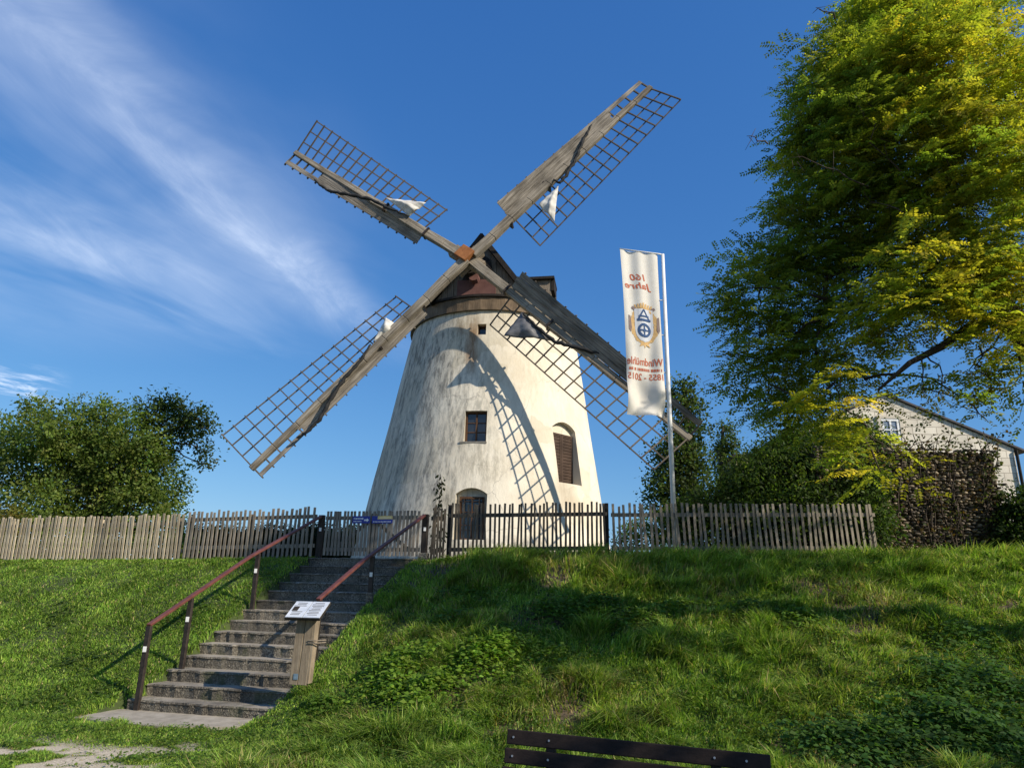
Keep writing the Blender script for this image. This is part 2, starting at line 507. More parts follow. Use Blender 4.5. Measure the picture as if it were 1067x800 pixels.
class MB:
    """collects boxes, beams, tubes and quads into one mesh"""
    def __init__(s):
        s.v, s.f = [], []

    def add(s, vs, fs):
        b = len(s.v)
        s.v += [tuple(v) for v in vs]
        s.f += [tuple(b + i for i in f) for f in fs]

    def hexa(s, p):
        # 8 points: bottom ring 0-3, top ring 4-7
        s.add(p, [(3, 2, 1, 0), (4, 5, 6, 7), (0, 1, 5, 4), (1, 2, 6, 5), (2, 3, 7, 6), (3, 0, 4, 7)])

    def box(s, c, x, y, z):
        c, x, y, z = Vector(c), Vector(x), Vector(y), Vector(z)
        s.hexa([c - x - y - z, c + x - y - z, c + x + y - z, c - x + y - z, c - x - y + z, c + x - y + z, c + x + y + z, c - x + y + z])

    def abox(s, x0, x1, y0, y1, z0, z1):
        s.box(((x0 + x1) / 2, (y0 + y1) / 2, (z0 + z1) / 2), ((x1 - x0) / 2, 0, 0), (0, (y1 - y0) / 2, 0), (0, 0, (z1 - z0) / 2))

    def beam(s, p, q, w, h, up=(0, 0, 1), w2=None, h2=None):
        p, q, up = Vector(p), Vector(q), Vector(up)
        d = (q - p).normalized()
        x = d.cross(up).normalized()
        y = x.cross(d).normalized()
        w2 = w if w2 is None else w2
        h2 = h if h2 is None else h2
        s.hexa([p - x * w / 2 - y * h / 2, p + x * w / 2 - y * h / 2, q + x * w2 / 2 - y * h2 / 2, q - x * w2 / 2 - y * h2 / 2,
                p - x * w / 2 + y * h / 2, p + x * w / 2 + y * h / 2, q + x * w2 / 2 + y * h2 / 2, q - x * w2 / 2 + y * h2 / 2])

    def tube(s, pts, rad, n=8, cap=True):
        pts = [Vector(p) for p in pts]
        m = len(pts)
        if isinstance(rad, (int, float)):
            rad = [rad] * m
        b = len(s.v)
        ref = Vector((0.31, 0.17, 0.93))
        for i, p in enumerate(pts):
            d = (pts[min(i + 1, m - 1)] - pts[max(i - 1, 0)]).normalized()
            x = d.cross(ref)
            if x.length < 1e-3:
                x = d.cross(Vector((1, 0, 0)))
            x.normalize()
            y = d.cross(x)
            for k in range(n):
                a = 2 * math.pi * k / n
                s.v.append(tuple(p + (x * math.cos(a) + y * math.sin(a)) * rad[i]))
        for i in range(m - 1):
            for k in range(n):
                k2 = (k + 1) % n
                s.f.append((b + i * n + k, b + i * n + k2, b + (i + 1) * n + k2, b + (i + 1) * n + k))
        if cap:
            s.f.append(tuple(b + k for k in reversed(range(n))))
            s.f.append(tuple(b + (m - 1) * n + k for k in range(n)))

    def prism(s, pts, ext):
        # polygon extruded along ext
        n = len(pts)
        e = Vector(ext)
        s.add([Vector(p) for p in pts] + [Vector(p) + e for p in pts],
              [tuple(reversed(range(n))), tuple(range(n, 2 * n))] + [(i, (i + 1) % n, n + (i + 1) % n, n + i) for i in range(n)])

    def build(s, name, material, parent=None, smooth=False, bevel=0.0, origin=None):
        o = mesh_obj(name, s.v, s.f, material, parent, smooth, origin=origin)
        bm = bmesh.new()
        bm.from_mesh(o.data)
        bmesh.ops.recalc_face_normals(bm, faces=bm.faces)
        bm.to_mesh(o.data)
        bm.free()
        if bevel:
            b = o.modifiers.new('bevel', 'BEVEL')
            b.width, b.segments, b.limit_method, b.angle_limit = bevel, 2, 'ANGLE', R(40)
        return o


# smooth lattice noise for terrain and planting
_H = RNG.random((256, 256))


def vnoise(x, y, sc, seed=0):
    x, y = np.asarray(x) / sc + 37.3 + seed * 11.7, np.asarray(y) / sc + 91.1 + seed * 5.3
    i, j = np.floor(x).astype(int), np.floor(y).astype(int)
    fx, fy = x - i, y - j
    fx, fy = fx * fx * (3 - 2 * fx), fy * fy * (3 - 2 * fy)
    g = lambda a, b: _H[a % 256, b % 256]
    return (g(i, j) * (1 - fx) + g(i + 1, j) * fx) * (1 - fy) + (g(i, j + 1) * (1 - fx) + g(i + 1, j + 1) * fx) * fy


def sstep(a, b, x):
    t = np.clip((np.asarray(x, float) - a) / (b - a), 0, 1)
    return t * t * (3 - 2 * t)


# ------------------------------------------------------------------ terrain
STEP_H, STEP_T, N_STEP, ST_W = 0.159, 0.331, 14, 2.28
O_ = atz(133, 728, STEP_H)
EF = Vector((math.sin(R(15)), math.cos(R(15)), 0))
ER = Vector((math.cos(R(15)), -math.sin(R(15)), 0))


def st(r, u, z=0.0):
    """point in the stairs' frame: r across, u up the slope"""
    p = O_ + ER * r + EF * u
    return Vector((p.x, p.y, z))


def zg(x, y, detail=True, cut=True):
    x, y = np.asarray(x, float), np.asarray(y, float)
    r = (x - O_.x) * ER.x + (y - O_.y) * ER.y
    u = (x - O_.x) * EF.x + (y - O_.y) * EF.y
    tl = (u + 0.55) / 4.85
    yf = 7.4 - 0.9 * sstep(1, 6, x)
    tr = (y - yf) / (13.35 - yf)
    w = sstep(2.6, 5.6, r)
    t = tl * (1 - w) + tr * w
    lin = np.clip(t, 0, 1)
    p = 0.6 * lin + 0.4 * sstep(0, 1, t)
    zt = np.interp(x, [-25, -10, -4, -1.8, 2, 7, 14, 40], [2.0, 2.1, 2.19, 2.17, 2.27, 2.37, 2.55, 2.7])
    z = zt * p
    if detail:
        amp = (0.05 + 0.16 * w) * sstep(0.02, 0.3, t) * sstep(1.1, 0.8, t) + 0.02
        z = z + amp * (vnoise(x, y, 1.7) - 0.5) + amp * 0.6 * (vnoise(x, y, 0.7, 3) - 0.5)
    if cut:
        r_in = sstep(-0.18, -0.1, r) * sstep(2.2, 2.1, r) * sstep(-0.95, -0.85, u) * sstep(0.12, 0.02, u)
        z = z * (1 - r_in) - 0.01 * r_in
        z = z - 0.34 * sstep(0.0, 0.08, r) * sstep(ST_W - 0.0, ST_W - 0.09, r) * sstep(-0.3, -0.05, u) * sstep(4.85, 4.65, u)
    return z


def gpt(x, y, dz=0.0):
    return Vector((x, y, float(zg(x, y)) + dz))


def wear(x, y):
    """bare gravel worn through the turf at the foot of the bank"""
    m = sstep(8.75, 8.1, y + 0.35 * (vnoise(x, y, 0.5, 5) - 0.5)) * sstep(-2.3, -4.2, x)
    n = 0.55 * vnoise(x, y, 0.45, 2) + 0.3 * vnoise(x, y, 0.17, 4) + 0.15 * vnoise(x, y, 0.07, 6)
    return m * sstep(0.42, 0.54, n)


def bare(x, y):
    """brown earth showing between the tufts on the bank"""
    n = 0.6 * vnoise(x, y, 0.8, 8) + 0.4 * vnoise(x, y, 0.3, 9)
    return sstep(0.6, 0.72, n) * sstep(-3.2, -1.5, x)


def ground_mat():
    m, N, L, B = mat('turf_soil')
    a = nz(N, L, 7, 8, 0.7, coord='Object')
    b = nz(N, L, 40, 4, 0.7, coord='Object')
    g = ramp(N, L, a, [(0.3, (0.03, 0.043, 0.01)), (0.7, (0.06, 0.085, 0.018))])
    at_ = N.new('ShaderNodeAttribute'); at_.attribute_name = 'tint'
    s = N.new('ShaderNodeSeparateColor'); L.new(at_.outputs['Color'], s.inputs[0])
    grav = ramp(N, L, b, [(0.3, (0.3, 0.24, 0.165)), (0.55, (0.55, 0.47, 0.35)), (0.75, (0.72, 0.63, 0.5))])
    soil = ramp(N, L, a, [(0.3, (0.05, 0.036, 0.024)), (0.7, (0.12, 0.088, 0.055))])
    c = mixc(N, L, s.outputs[1], g, soil)
    c = mixc(N, L, s.outputs[0], c, grav)
    L.new(c, B.inputs['Base Color'])
    B.inputs['Roughness'].default_value = 0.95
    bump(N, L, B, b, 0.6, 0.02)
    return m


def axis(a, b, d, far, grow=1.28):
    c = list(np.arange(a, b + d / 2, d))
    s = d
    while c[-1] < far:
        s *= grow
        c.append(c[-1] + s)
    s = d
    while c[0] > -far:
        s *= grow
        c.insert(0, c[0] - s)
    return np.array(c)


GX, GY = axis(-15, 14, 0.07, 900), axis(3.5, 18, 0.07, 900)
X_, Y_ = np.meshgrid(GX, GY)
V_ = np.stack([X_, Y_, zg(X_, Y_)], -1).reshape(-1, 3)
nx = len(GX)
I_ = (np.arange(len(GY) - 1)[:, None] * nx + np.arange(nx - 1)[None]).ravel()
F_ = np.stack([I_, I_ + 1, I_ + nx + 1, I_ + nx], -1)
T_ = np.stack([wear(X_, Y_), bare(X_, Y_), X_ * 0], -1).reshape(-1, 3)
M['ground'] = ground_mat()
ground = mesh_obj('ground', V_, F_, M['ground'], None, True, T_)
tag(ground, kind='structure')


# ------------------------------------------------------------------ leaves and crowns
def unit(a):
    return a / (np.linalg.norm(a, axis=-1, keepdims=True) + 1e-9)


def leaf_arrays(P, D, Nn, Ln, Wd, tint, fold=0.12):
    D = unit(D)
    S = unit(np.cross(D, Nn))
    U = np.cross(S, D)
    n = len(P)
    Ln, Wd = np.asarray(Ln).reshape(-1, 1), np.asarray(Wd).reshape(-1, 1)
    mid = P + D * Ln * 0.45
    V = np.stack([P, mid + S * Wd / 2 + U * Wd * fold, P + D * Ln, mid - S * Wd / 2 + U * Wd * fold], 1).reshape(-1, 3)
    Fq = np.arange(n * 4).reshape(-1, 4)
    T = np.repeat(tint, 4, axis=0)
    return V, Fq, T


def rdir(n):
    return unit(RNG.normal(size=(n, 3)))


def tint_of(n, cols, jit=0.2):
    cols = np.array(cols)
    k = RNG.integers(0, len(cols), n)
    return np.clip(cols[k] * (1 + jit * RNG.normal(size=(n, 1))) * (1 + 0.06 * RNG.normal(size=(n, 3))), 0.004, 0.8)


GREEN = [(0.045, 0.085, 0.016), (0.055, 0.1, 0.02), (0.07, 0.115, 0.022)]


def crown(name, clumps, per, size, cols, parent, up=0.5, shell=0.45, flat=0.8, aspect=0.55):
    """leaf-sized faces through the volume of several clumps (centre, radius)"""
    Vs, Fs, Ts, b = [], [], [], 0
    for c, r in clumps:
        # every clump is itself made of small twig-end bunches, so the outline stays ragged
        nb = max(6, int(per * (r / size) ** 2 / 3.0))
        bc = rdir(nb) * (shell + (1 - shell) * RNG.random((nb, 1)) ** 0.6) * r * (1 + 0.16 * RNG.normal(size=(nb, 1)))
        bc[:, 2] *= flat
        k = 26
        br = size * RNG.uniform(1.1, 2.6, (nb, 1))
        P = (bc[:, None] + RNG.normal(size=(nb, k, 3)) * br[:, None] * np.array([0.75, 0.75, 0.55])).reshape(-1, 3)
        out = unit(P) * 0.8 + rdir(len(P)) * 0.9
        out[:, 2] -= 0.15
        Nn = 0.8 * rdir(len(P)) + np.array([0, 0, up * 1.2]) + unit(P) * 1.1
        L = size * RNG.uniform(0.6, 1.25, len(P))
        tb = np.repeat(tint_of(nb, cols, 0.16), k, axis=0)
        V, Fq, T = leaf_arrays(P + np.array(c), out, Nn, L, L * aspect, tb * (1 + 0.14 * RNG.normal(size=(len(P), 1))).clip(0.5, 1.6))
        Vs.append(V); Fs.append(Fq + b); Ts.append(T); b += len(V)
    return mesh_obj(name, np.concatenate(Vs), np.concatenate(Fs), M['leaf'], parent, False, np.concatenate(Ts))


def bend(p, q, sag=0.15, n=5, jit=0.06):
    p, q = Vector(p), Vector(q)
    l = (q - p).length
    return [p.lerp(q, i / n) + Vector((random.gauss(0, jit), random.gauss(0, jit), sag * math.sin(math.pi * i / n))) * l * (0.0 if i in (0, n) else 1.0) for i in range(n + 1)]


def trunk_mesh(base, top, r0, r1, ends, parent, limb=0.35, name='trunk'):
    mb = MB()
    pts = bend(base, top, 0, 6, 0.015)
    mb.tube(pts, [r0 + (r1 - r0) * i / 6 for i in range(7)], 10)
    for e in ends:
        k = random.randint(2, 5)
        s = pts[k]
        rr = (r0 + (r1 - r0) * k / 6) * limb * random.uniform(0.8, 1.2)
        b = bend(s, e, 0.1, 5, 0.05)
        mb.tube(b, [rr * (1 - 0.82 * i / 5) for i in range(6)], 6)
        for _ in range(2):
            q = b[random.randint(2, 4)]
            e2 = Vector(e) + Vector((random.gauss(0, 1), random.gauss(0, 1), random.gauss(0, 1))) * (Vector(e) - s).length * 0.1
            c2 = bend(q, e2, 0.05, 4, 0.06)
            mb.tube(c2, [rr * 0.35 * (1 - 0.8 * i / 4) for i in range(5)], 5)
    return mb.build(name, M['bark'], parent, True)


# ------------------------------------------------------------------ stairs
stairs = thing('stone_stairs', st(ST_W / 2, 0, 0), 'flight of worn washed-concrete steps climbing the grass bank to the gate', 'stairs')
for k in range(N_STEP):
    mb = MB()
    w0, w1 = 0.02 * math.sin(k * 2.3), ST_W + 0.05 * math.sin(k * 1.7)
    dep = STEP_T + 0.12 if k < N_STEP - 1 else 0.75
    z0, z1 = max(-0.08, STEP_H * (k - 1)), STEP_H * (k + 1) + 0.006 * math.sin(k * 3.1)
    u0 = STEP_T * k + 0.008 * math.sin(k * 5)
    # nosing profile, broken along the edge into short lengths so it is not ruler straight
    n = 30
    vs, fs = [], []
    for i in range(n + 1):
        r = w0 + (w1 - w0) * i / n
        j = random.gauss(0, 0.006) - (0.02 if random.random() < 0.06 else 0)
        jz = random.gauss(0, 0.003) - 0.012 * random.random() * (random.random() < 0.12)
        for du, z in ((0.012 + j, z0), (0.012 + j, z1 - 0.035), (j * 1.5, z1 - 0.022 + jz), (0.014 + j, z1 + jz * 0.5), (dep, z1), (dep, z0)):
            vs.append(st(r, u0 + du, z))
    for i in range(n):
        for q in range(5):
            fs.append((i * 6 + q, i * 6 + q + 1, (i + 1) * 6 + q + 1, (i + 1) * 6 + q))
    fs.append(tuple(range(6)))
    fs.append(tuple(n * 6 + q for q in reversed(range(6))))
    mb.add(vs, fs)
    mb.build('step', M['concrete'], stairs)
mb = MB()
sl = [(-0.2, -0.68), (0.6, -0.8), (1.4, -0.76), (2.1, -0.5), (2.25, 0.02), (-0.12, 0.02)]
mb.prism([st(a, b, -0.12) for a, b in sl], (0, 0, 0.15))
m_slab = simple('slab_concrete', (0.24, 0.21, 0.165), (0.42, 0.375, 0.3), 5, None, 0.92, 0.3)
mb.build('slab', m_slab, stairs)


# ------------------------------------------------------------------ handrails
def handrail(name, label, pts, posts, thick_top):
    root = thing(name, Vector((pts[0].x, pts[0].y, float(zg(pts[0].x, pts[0].y)))), label, 'handrail', 'handrails of the stone stairs')
    mb = MB()
    for a, b in zip(pts[:-1], pts[1:]):
        mb.beam(a, b, 0.075, 0.04)
    mb.build('rail', M['rail'], root, bevel=0.008)
    for i, (p, h, big) in enumerate(posts):
        g = float(zg(p.x, p.y))
        mb = MB()
        w = 0.075 if not big else 0.12
        lx = ER * (w / 2)
        ly = EF * (w * 0.35)
        mb.box((p.x, p.y, (p.z + g - 0.15) / 2), lx, ly, (0, 0, (p.z - g + 0.15) / 2))
        po = mb.build('post', M['post_dark'] if big else M['steel'], root, bevel=0.006)
        mb = MB()
        mb.box((p.x, p.y - w * 0.35 - 0.012, p.z - 0.3), (0.024, 0, 0), (0, 0.003, 0), (0, 0, 0.036))
        mb.build('white_tag', M['white'], po)
        if i < 3:
            mb = MB()
            mb.box((p.x, p.y, g + 0.05), lx * 1.5, ly * 1.6, (0, 0, 0.13))
            mb.build('footing', M['concrete'], po, bevel=0.01)
    return root


def rail_line(r, us, top):
    return [st(r, u, z) for u, z in zip(us, top)]


def zst(u):
    return STEP_H * (1 + u / STEP_T)


RH = 0.86
rl = -0.0
left_pts = [st(0.17, -0.02, 1.12), st(0.12, 2.2, zst(2.2) + RH + 0.08), st(0.02, 4.62, zst(4.3) + RH + 0.0)]
lp = [(st(0.17, 0.0), 0), (st(0.17, 0.78), 0), (st(0.12, 2.42), 0), (st(0.02, 4.66), 1)]


def rail_z(pts, p):
    u = (p - O_).dot(EF)
    us = [(q - O_).dot(EF) for q in pts]
    zs = [q.z for q in pts]
    return float(np.interp(u, us, zs))


mk = lambda pts, lst: [(Vector((p.x, p.y, rail_z(pts, p) + (0.03 if b else -0.02))), 0, b) for p, b in lst]
handrail('handrail', 'red-brown handrail on dark posts along the grassy left edge of the steps', left_pts, mk(left_pts, lp), True)
right_pts = [st(ST_W - 0.06, 0.95, zst(0.95) + RH + 0.02), st(ST_W - 0.0, 2.2, zst(2.2) + RH + 0.03), st(ST_W + 0.06, 4.62, zst(4.3) + RH + 0.0)]
rp = [(st(ST_W - 0.06, 1.0), 0), (st(ST_W + 0.04, 2.45), 0), (st(ST_W + 0.08, 4.66), 1)]
handrail('handrail', 'red-brown handrail rising behind the wooden lectern to the right gate post', right_pts, mk(right_pts, rp), True)

# ------------------------------------------------------------------ picket fences and the gate
PICK = {}


def picket_mesh(key, h, w, t, m):
    k = (key, round(h, 2), w)
    if k not in PICK:
        protos = []
        for j in range(4):
            mb = MB()
            a = w / 2 * random.uniform(0.9, 1.08)
            b = w / 2 * random.uniform(0.86, 1.02)
            mb.hexa([(-a, -t / 2, 0), (a, -t / 2, 0), (a, t / 2, 0), (-a, t / 2, 0), (-b, -t / 2, h), (b, -t / 2, h + random.gauss(0, 0.006)), (b, t / 2, h), (-b, t / 2, h)])
            protos.append(mb)
        PICK[k] = protos
        PICK[k + ('mesh',)] = [None] * 4
    return k


def fence(name, label, cat, P, Q, n, h, w, m, post_at, post_h, rails=(0.2, 0.8), lean=0.0, group=None, base=0.04, level=None, post_w=0.075, post_m=None, jit=0.016):
    P, Q = Vector(P), Vector(Q)
    zf = (lambda x, y: float(zg(x, y, True, False))) if level is None else (lambda x, y: level)
    root = thing(name, (P.x, P.y, zf(P.x, P.y)), label, cat, group)
    d = (Q - P); d.z = 0
    ln = d.length
    d.normalize()
    nrm = Vector((d.y, -d.x, 0))            # towards the camera
    if nrm.y > 0:
        nrm = -nrm
    ang = math.atan2(d.y, d.x)
    k = picket_mesh(name + label[:6], h, w, 0.02, m)
    fr = nrm * 0.036
    zs = [zf(P.x + d.x * ln * i / 8, P.y + d.y * ln * i / 8) for i in range(9)]
    zl = np.polyfit(np.linspace(0, 1, 9), zs, 1)
    zline = lambda t: float(np.polyval(zl, t))
    for i in range(n):
        t = (i + 0.5) / n
        p = P + d * (ln * t) + fr
        j = random.randrange(4)
        lst = PICK[k + ('mesh',)]
        z = zline(t) + base + random.gauss(0, jit)
        if lst[j] is None:
            o = PICK[k][j].build('picket', m, None)
            o.parent = root
            lst[j] = o
        else:
            o = lst[j].copy()
            COL.objects.link(o)
            o.parent = root
        o.location = Vector((p.x, p.y, z)) - root.location
        o.rotation_euler = (random.gauss(0, 0.008), lean + random.gauss(0, 0.019), ang + random.gauss(0, 0.03))
    for q in rails:
        mb = MB()
        a, b = P.copy(), Q.copy()
        a.z, b.z = zline(0) + base + h * q, zline(1) + base + h * q
        mb.beam(a, b, 0.04, 0.075)
        mb.build('rail', m, root)
    for t in post_at:
        p = P + d * (ln * t) - nrm * 0.075
        mb = MB()
        hh = post_h / 2 + 0.1
        mb.box((p.x, p.y, zline(t) + post_h / 2 - 0.1), d * post_w / 2, nrm * post_w / 2, (0, 0, hh))
        mb.build('post', post_m or m, root, bevel=0.006)
    return root


GL, GR = st(0.02, 4.66), st(ST_W + 0.08, 4.66)
FL = [GL - ER * 0.12, GL - ER * 3.35, GL - ER * 9.6]
fence('picket_fence', 'sun-bleached tan picket fence at the far left below the round tree', 'fence', FL[2], FL[1], 62, 0.98, 0.056, M['picket_tan'], (0.2, 0.62, 0.97), 0.95, lean=-0.03, group='wooden picket fences')
fence('picket_fence', 'grey picket fence with daylight between its slats just left of the gate', 'fence', FL[1] + ER * 0.05 - EF * 0.03, FL[0], 29, 1.01, 0.055, M['picket_grey'], (0.02, 0.5), 0.98, group='wooden picket fences', rails=(0.24, 0.84))
gate = fence('picket_gate', 'double picket gate with diagonal braces at the top of the steps', 'gate', GL + ER * 0.1, GR - ER * 0.1, 26, 0.9, 0.05, M['picket_grey'], (0.5,), 0.92, group=None, base=0.06, rails=(0.14, 0.85), level=STEP_H * N_STEP, post_w=0.1, jit=0.004)
mb = MB()
zt_ = STEP_H * N_STEP
for a, b in ((0.12, 0.47), (0.88, 0.53)):
    p = (GL + ER * 0.1).lerp(GR - ER * 0.1, a) + EF * 0.012
    q = (GL + ER * 0.1).lerp(GR - ER * 0.1, b) + EF * 0.012
    mb.beam((p.x, p.y, zt_ + 0.2), (q.x, q.y, zt_ + 0.76), 0.03, 0.07)
mb.build('brace', M['picket_grey'], gate)
RF = [GR + ER * 0.12, Vector((-1.22, 14.25, 0)), Vector((1.98, 14.2, 0)), Vector((7.45, 14.25, 0))]
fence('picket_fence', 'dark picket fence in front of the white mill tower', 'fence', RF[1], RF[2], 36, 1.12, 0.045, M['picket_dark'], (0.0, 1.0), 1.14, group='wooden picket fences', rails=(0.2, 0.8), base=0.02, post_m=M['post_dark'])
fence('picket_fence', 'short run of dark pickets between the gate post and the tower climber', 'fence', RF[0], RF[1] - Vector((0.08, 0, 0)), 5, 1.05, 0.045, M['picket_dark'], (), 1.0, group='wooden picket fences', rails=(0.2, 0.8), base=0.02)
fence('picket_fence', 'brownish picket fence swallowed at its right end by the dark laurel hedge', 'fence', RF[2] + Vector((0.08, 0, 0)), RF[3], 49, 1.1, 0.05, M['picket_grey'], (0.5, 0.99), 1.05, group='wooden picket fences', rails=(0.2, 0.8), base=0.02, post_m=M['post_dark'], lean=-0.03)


# blue signs on the gate: two lines of white writing too small to read, and an arrow
def gate_sign(name, label, t0, t1, z0, z1, extra):
    A, B_ = GL + ER * 0.1, GR - ER * 0.1
    f = -EF * 0.056
    P0, P1 = A.lerp(B_, t0) + f, A.lerp(B_, t1) + f
    c = (P0 + P1) / 2
    root = thing(name, (c.x, c.y, zt_ + z0), label, 'sign', 'small plates on the gate')
    w = (P1 - P0).length

    def plate(r0, r1, q0, q1, lift, th, m, nm):
        mb = MB()
        cc = c + ER * ((r0 + r1) / 2) - EF * lift
        mb.box((cc.x, cc.y, zt_ + (q0 + q1) / 2), ER * ((r1 - r0) / 2), EF * th, (0, 0, (q1 - q0) / 2))
        return mb.build(nm, m, root)
    plate(-w / 2, w / 2, z0, z1, 0, 0.004, M['blue_enamel'], 'plate')
    extra(root, plate, w, c)
    return root


def strokes(root, c, rows, lift=0.006, nm='lettering'):
    mb = MB()
    for (r0, r1, z, h) in rows:
        r = r0
        while r < r1:
            l = random.uniform(0.012, 0.03)
            cc = c + ER * (r + l / 2) - EF * lift
            mb.box((cc.x, cc.y, zt_ + z), ER * l / 2, EF * 0.001, (0, 0, h / 2 * random.uniform(0.7, 1.0)))
            r += l + 0.008
    mb.build(nm, M['white'], root)


def sign_a(root, plate, w, c):
    strokes(root, c, [(-w / 2 + 0.03, w / 2 - 0.16, 0.805, 0.03), (-w / 2 + 0.03, w / 2 - 0.2, 0.75, 0.025)])
    mb = MB()
    z = zt_ + 0.775
    p = lambda r, dz: c + ER * r - EF * 0.006 + Vector((0, 0, z + dz - c.z))
    mb.prism([p(w / 2 - 0.13, -0.015), p(w / 2 - 0.07, -0.015), p(w / 2 - 0.07, -0.04), p(w / 2 - 0.02, 0), p(w / 2 - 0.07, 0.04), p(w / 2 - 0.07, 0.015), p(w / 2 - 0.13, 0.015)], EF * -0.002)
    mb.build('arrow', M['white'], root)


def sign_b(root, plate, w, c):
    plate(-w / 2 + 0.13, w / 2, 0.79, 0.855, 0.006, 0.0015, M['yellow_plate'], 'yellow_panel')
    strokes(root, c, [(-w / 2 + 0.03, w / 2 - 0.04, 0.74, 0.018)])
    strokes(root, c, [(-w / 2 + 0.16, w / 2 - 0.03, 0.82, 0.012)], 0.009)


gate_sign('gate_sign', 'blue plate with white arrow on the left leaf of the gate', 0.3, 0.485, 0.71, 0.855, sign_a)
gate_sign('gate_sign', 'blue plate with yellow strip right of the gate middle', 0.505, 0.72, 0.71, 0.855, sign_b)

# ------------------------------------------------------------------ information lectern at the foot of the steps
LB = at(311, 713, 9.72)
lec = thing('information_lectern', (LB.x, LB.y, LB.z), 'weathered wooden lectern with slanted pale information panels at the foot of the steps', 'lectern')
lx, ly = Vector((math.cos(R(-9)), math.sin(R(-9)), 0)), Vector((math.sin(R(9)), math.cos(R(9)), 0))
lean_ = Vector((0.035, 0, 1))
H_ = at(314, 641, 9.72).z - LB.z - 0.02
mb = MB()
for s_, wd in ((-0.062, 0.118), (0.062, 0.118)):
    p = LB + lx * s_
    mb.beam(Vector((p.x, p.y, LB.z)) , Vector((p.x, p.y, LB.z)) + lean_ * H_, wd, 0.075, up=ly)
mb.build('post', M['lectern_wood'], lec, bevel=0.006)
mb = MB()
p = LB + lx * 0.135 + ly * 0.03
mb.beam(Vector((p.x, p.y, LB.z + 0.02)), Vector((p.x, p.y, LB.z)) + lean_ * (H_ + 0.02), 0.02, 0.13, up=ly)
mb.build('side_board', M['lectern_wood'], lec)
Tc = LB + lean_ * (H_ + 0.08)
sl_ = (ly * math.cos(R(32)) + Vector((0, 0, math.sin(R(32))))).normalized()
sn_ = lx.cross(sl_)
mb = MB()
mb.box(Tc, lx * 0.245, sl_ * 0.19, sn_ * 0.016)
mb.build('desk_board', M['post_dark'], lec)
pm = simple('faded_print', (0.42, 0.47, 0.55), (0.66, 0.68, 0.7), 7, None, 0.3, 0.0)
for s_ in (-0.122, 0.122):
    mb = MB()
    mb.box(Tc + lx * s_ + sn_ * 0.021, lx * 0.117, sl_ * 0.18, sn_ * 0.004)
    pn = mb.build('panel', pm, lec)
    mb = MB()
    for q in range(9):
        yy = 0.14 - q * 0.033
        if q in (3, 4, 5) and s_ < 0:
            mb.box(Tc + lx * (s_ - 0.05) + sl_ * yy + sn_ * 0.0265, lx * 0.04, sl_ * 0.015, sn_ * 0.0012)
            continue
        mb.box(Tc + lx * (s_ + random.uniform(-0.015, 0.0)) + sl_ * yy + sn_ * 0.0265, lx * random.uniform(0.06, 0.09), sl_ * 0.004, sn_ * 0.0012)
    mb.build('print', M['post_dark'], pn)
mb = MB()
for q in (0.47, 0.5):
    p = LB + lean_ * (H_ * 0.62 + (q - 0.47)) + lx * 0.08
    mb.tube([p - ly * 0.05, p + lx * 0.1 - ly * 0.05, p + lx * 0.17 + ly * 0.12, p + lx * 0.05 + ly * 0.2], 0.008, 6)
mb.build('binding_wire', M['cap_wood'], lec)
mb = MB()
p = LB + Vector((0, 0, -0.1)) - lx * 0.03 - ly * 0.042
mb.box(p + Vector((0, 0, 0.2)), lx * 0.03, ly * 0.003, (0, 0, 0.035))
mb.build('sticker', simple('sticker', (0.1, 0.16, 0.22), (0.2, 0.28, 0.34), 20, None, 0.5, 0), lec)

# ------------------------------------------------------------------ the windmill
TX, TY, TZ = -0.79, 22.0, 2.28
LEAN = 0.022
mill = thing('windmill', (TX, TY, TZ), 'white tower windmill with four lattice sails behind the picket fence', 'windmill')
ZTOP = 9.74


def trad(z):
    t = (z - 4.1) / 5.64
    return 3.65 - 0.945 * t + 0.10 * max(0, 1 - (z - TZ) / 1.6) ** 2


def tax(z):
    return TX + LEAN * (z - TZ)


mb = MB()
NS, NZ = 144, 36
for i in range(NZ + 1):
    z = TZ - 0.3 + (ZTOP - TZ + 0.3) * i / NZ
    r = trad(max(z, TZ))
    for k in range(NS):
        a = 2 * math.pi * k / NS
        rr = r * (1 + 0.0025 * math.sin(3 * a + z) + 0.0015 * math.sin(7 * a - 2 * z))
        mb.v.append((tax(z) + rr * math.cos(a), TY + rr * math.sin(a), z))
for i in range(NZ):
    for k in range(NS):
        k2 = (k + 1) % NS
        mb.f.append((i * NS + k, i * NS + k2, (i + 1) * NS + k2, (i + 1) * NS + k))
mb.f.append(tuple(reversed(range(NS))))
mb.f.append(tuple(NZ * NS + k for k in range(NS)))
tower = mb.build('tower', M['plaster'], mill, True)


def on_tower(px, py):
    """where the sight line meets the tower wall: angle and height"""
    d = ray(px, py)
    lo = None
    t = 15.0
    while t < 26:
        p = CAMP + d * t
        if math.hypot(p.x - tax(p.z), p.y - TY) < trad(p.z):
            return p, math.atan2(p.y - TY, p.x - tax(p.z))
        t += 0.01


WIN = {}


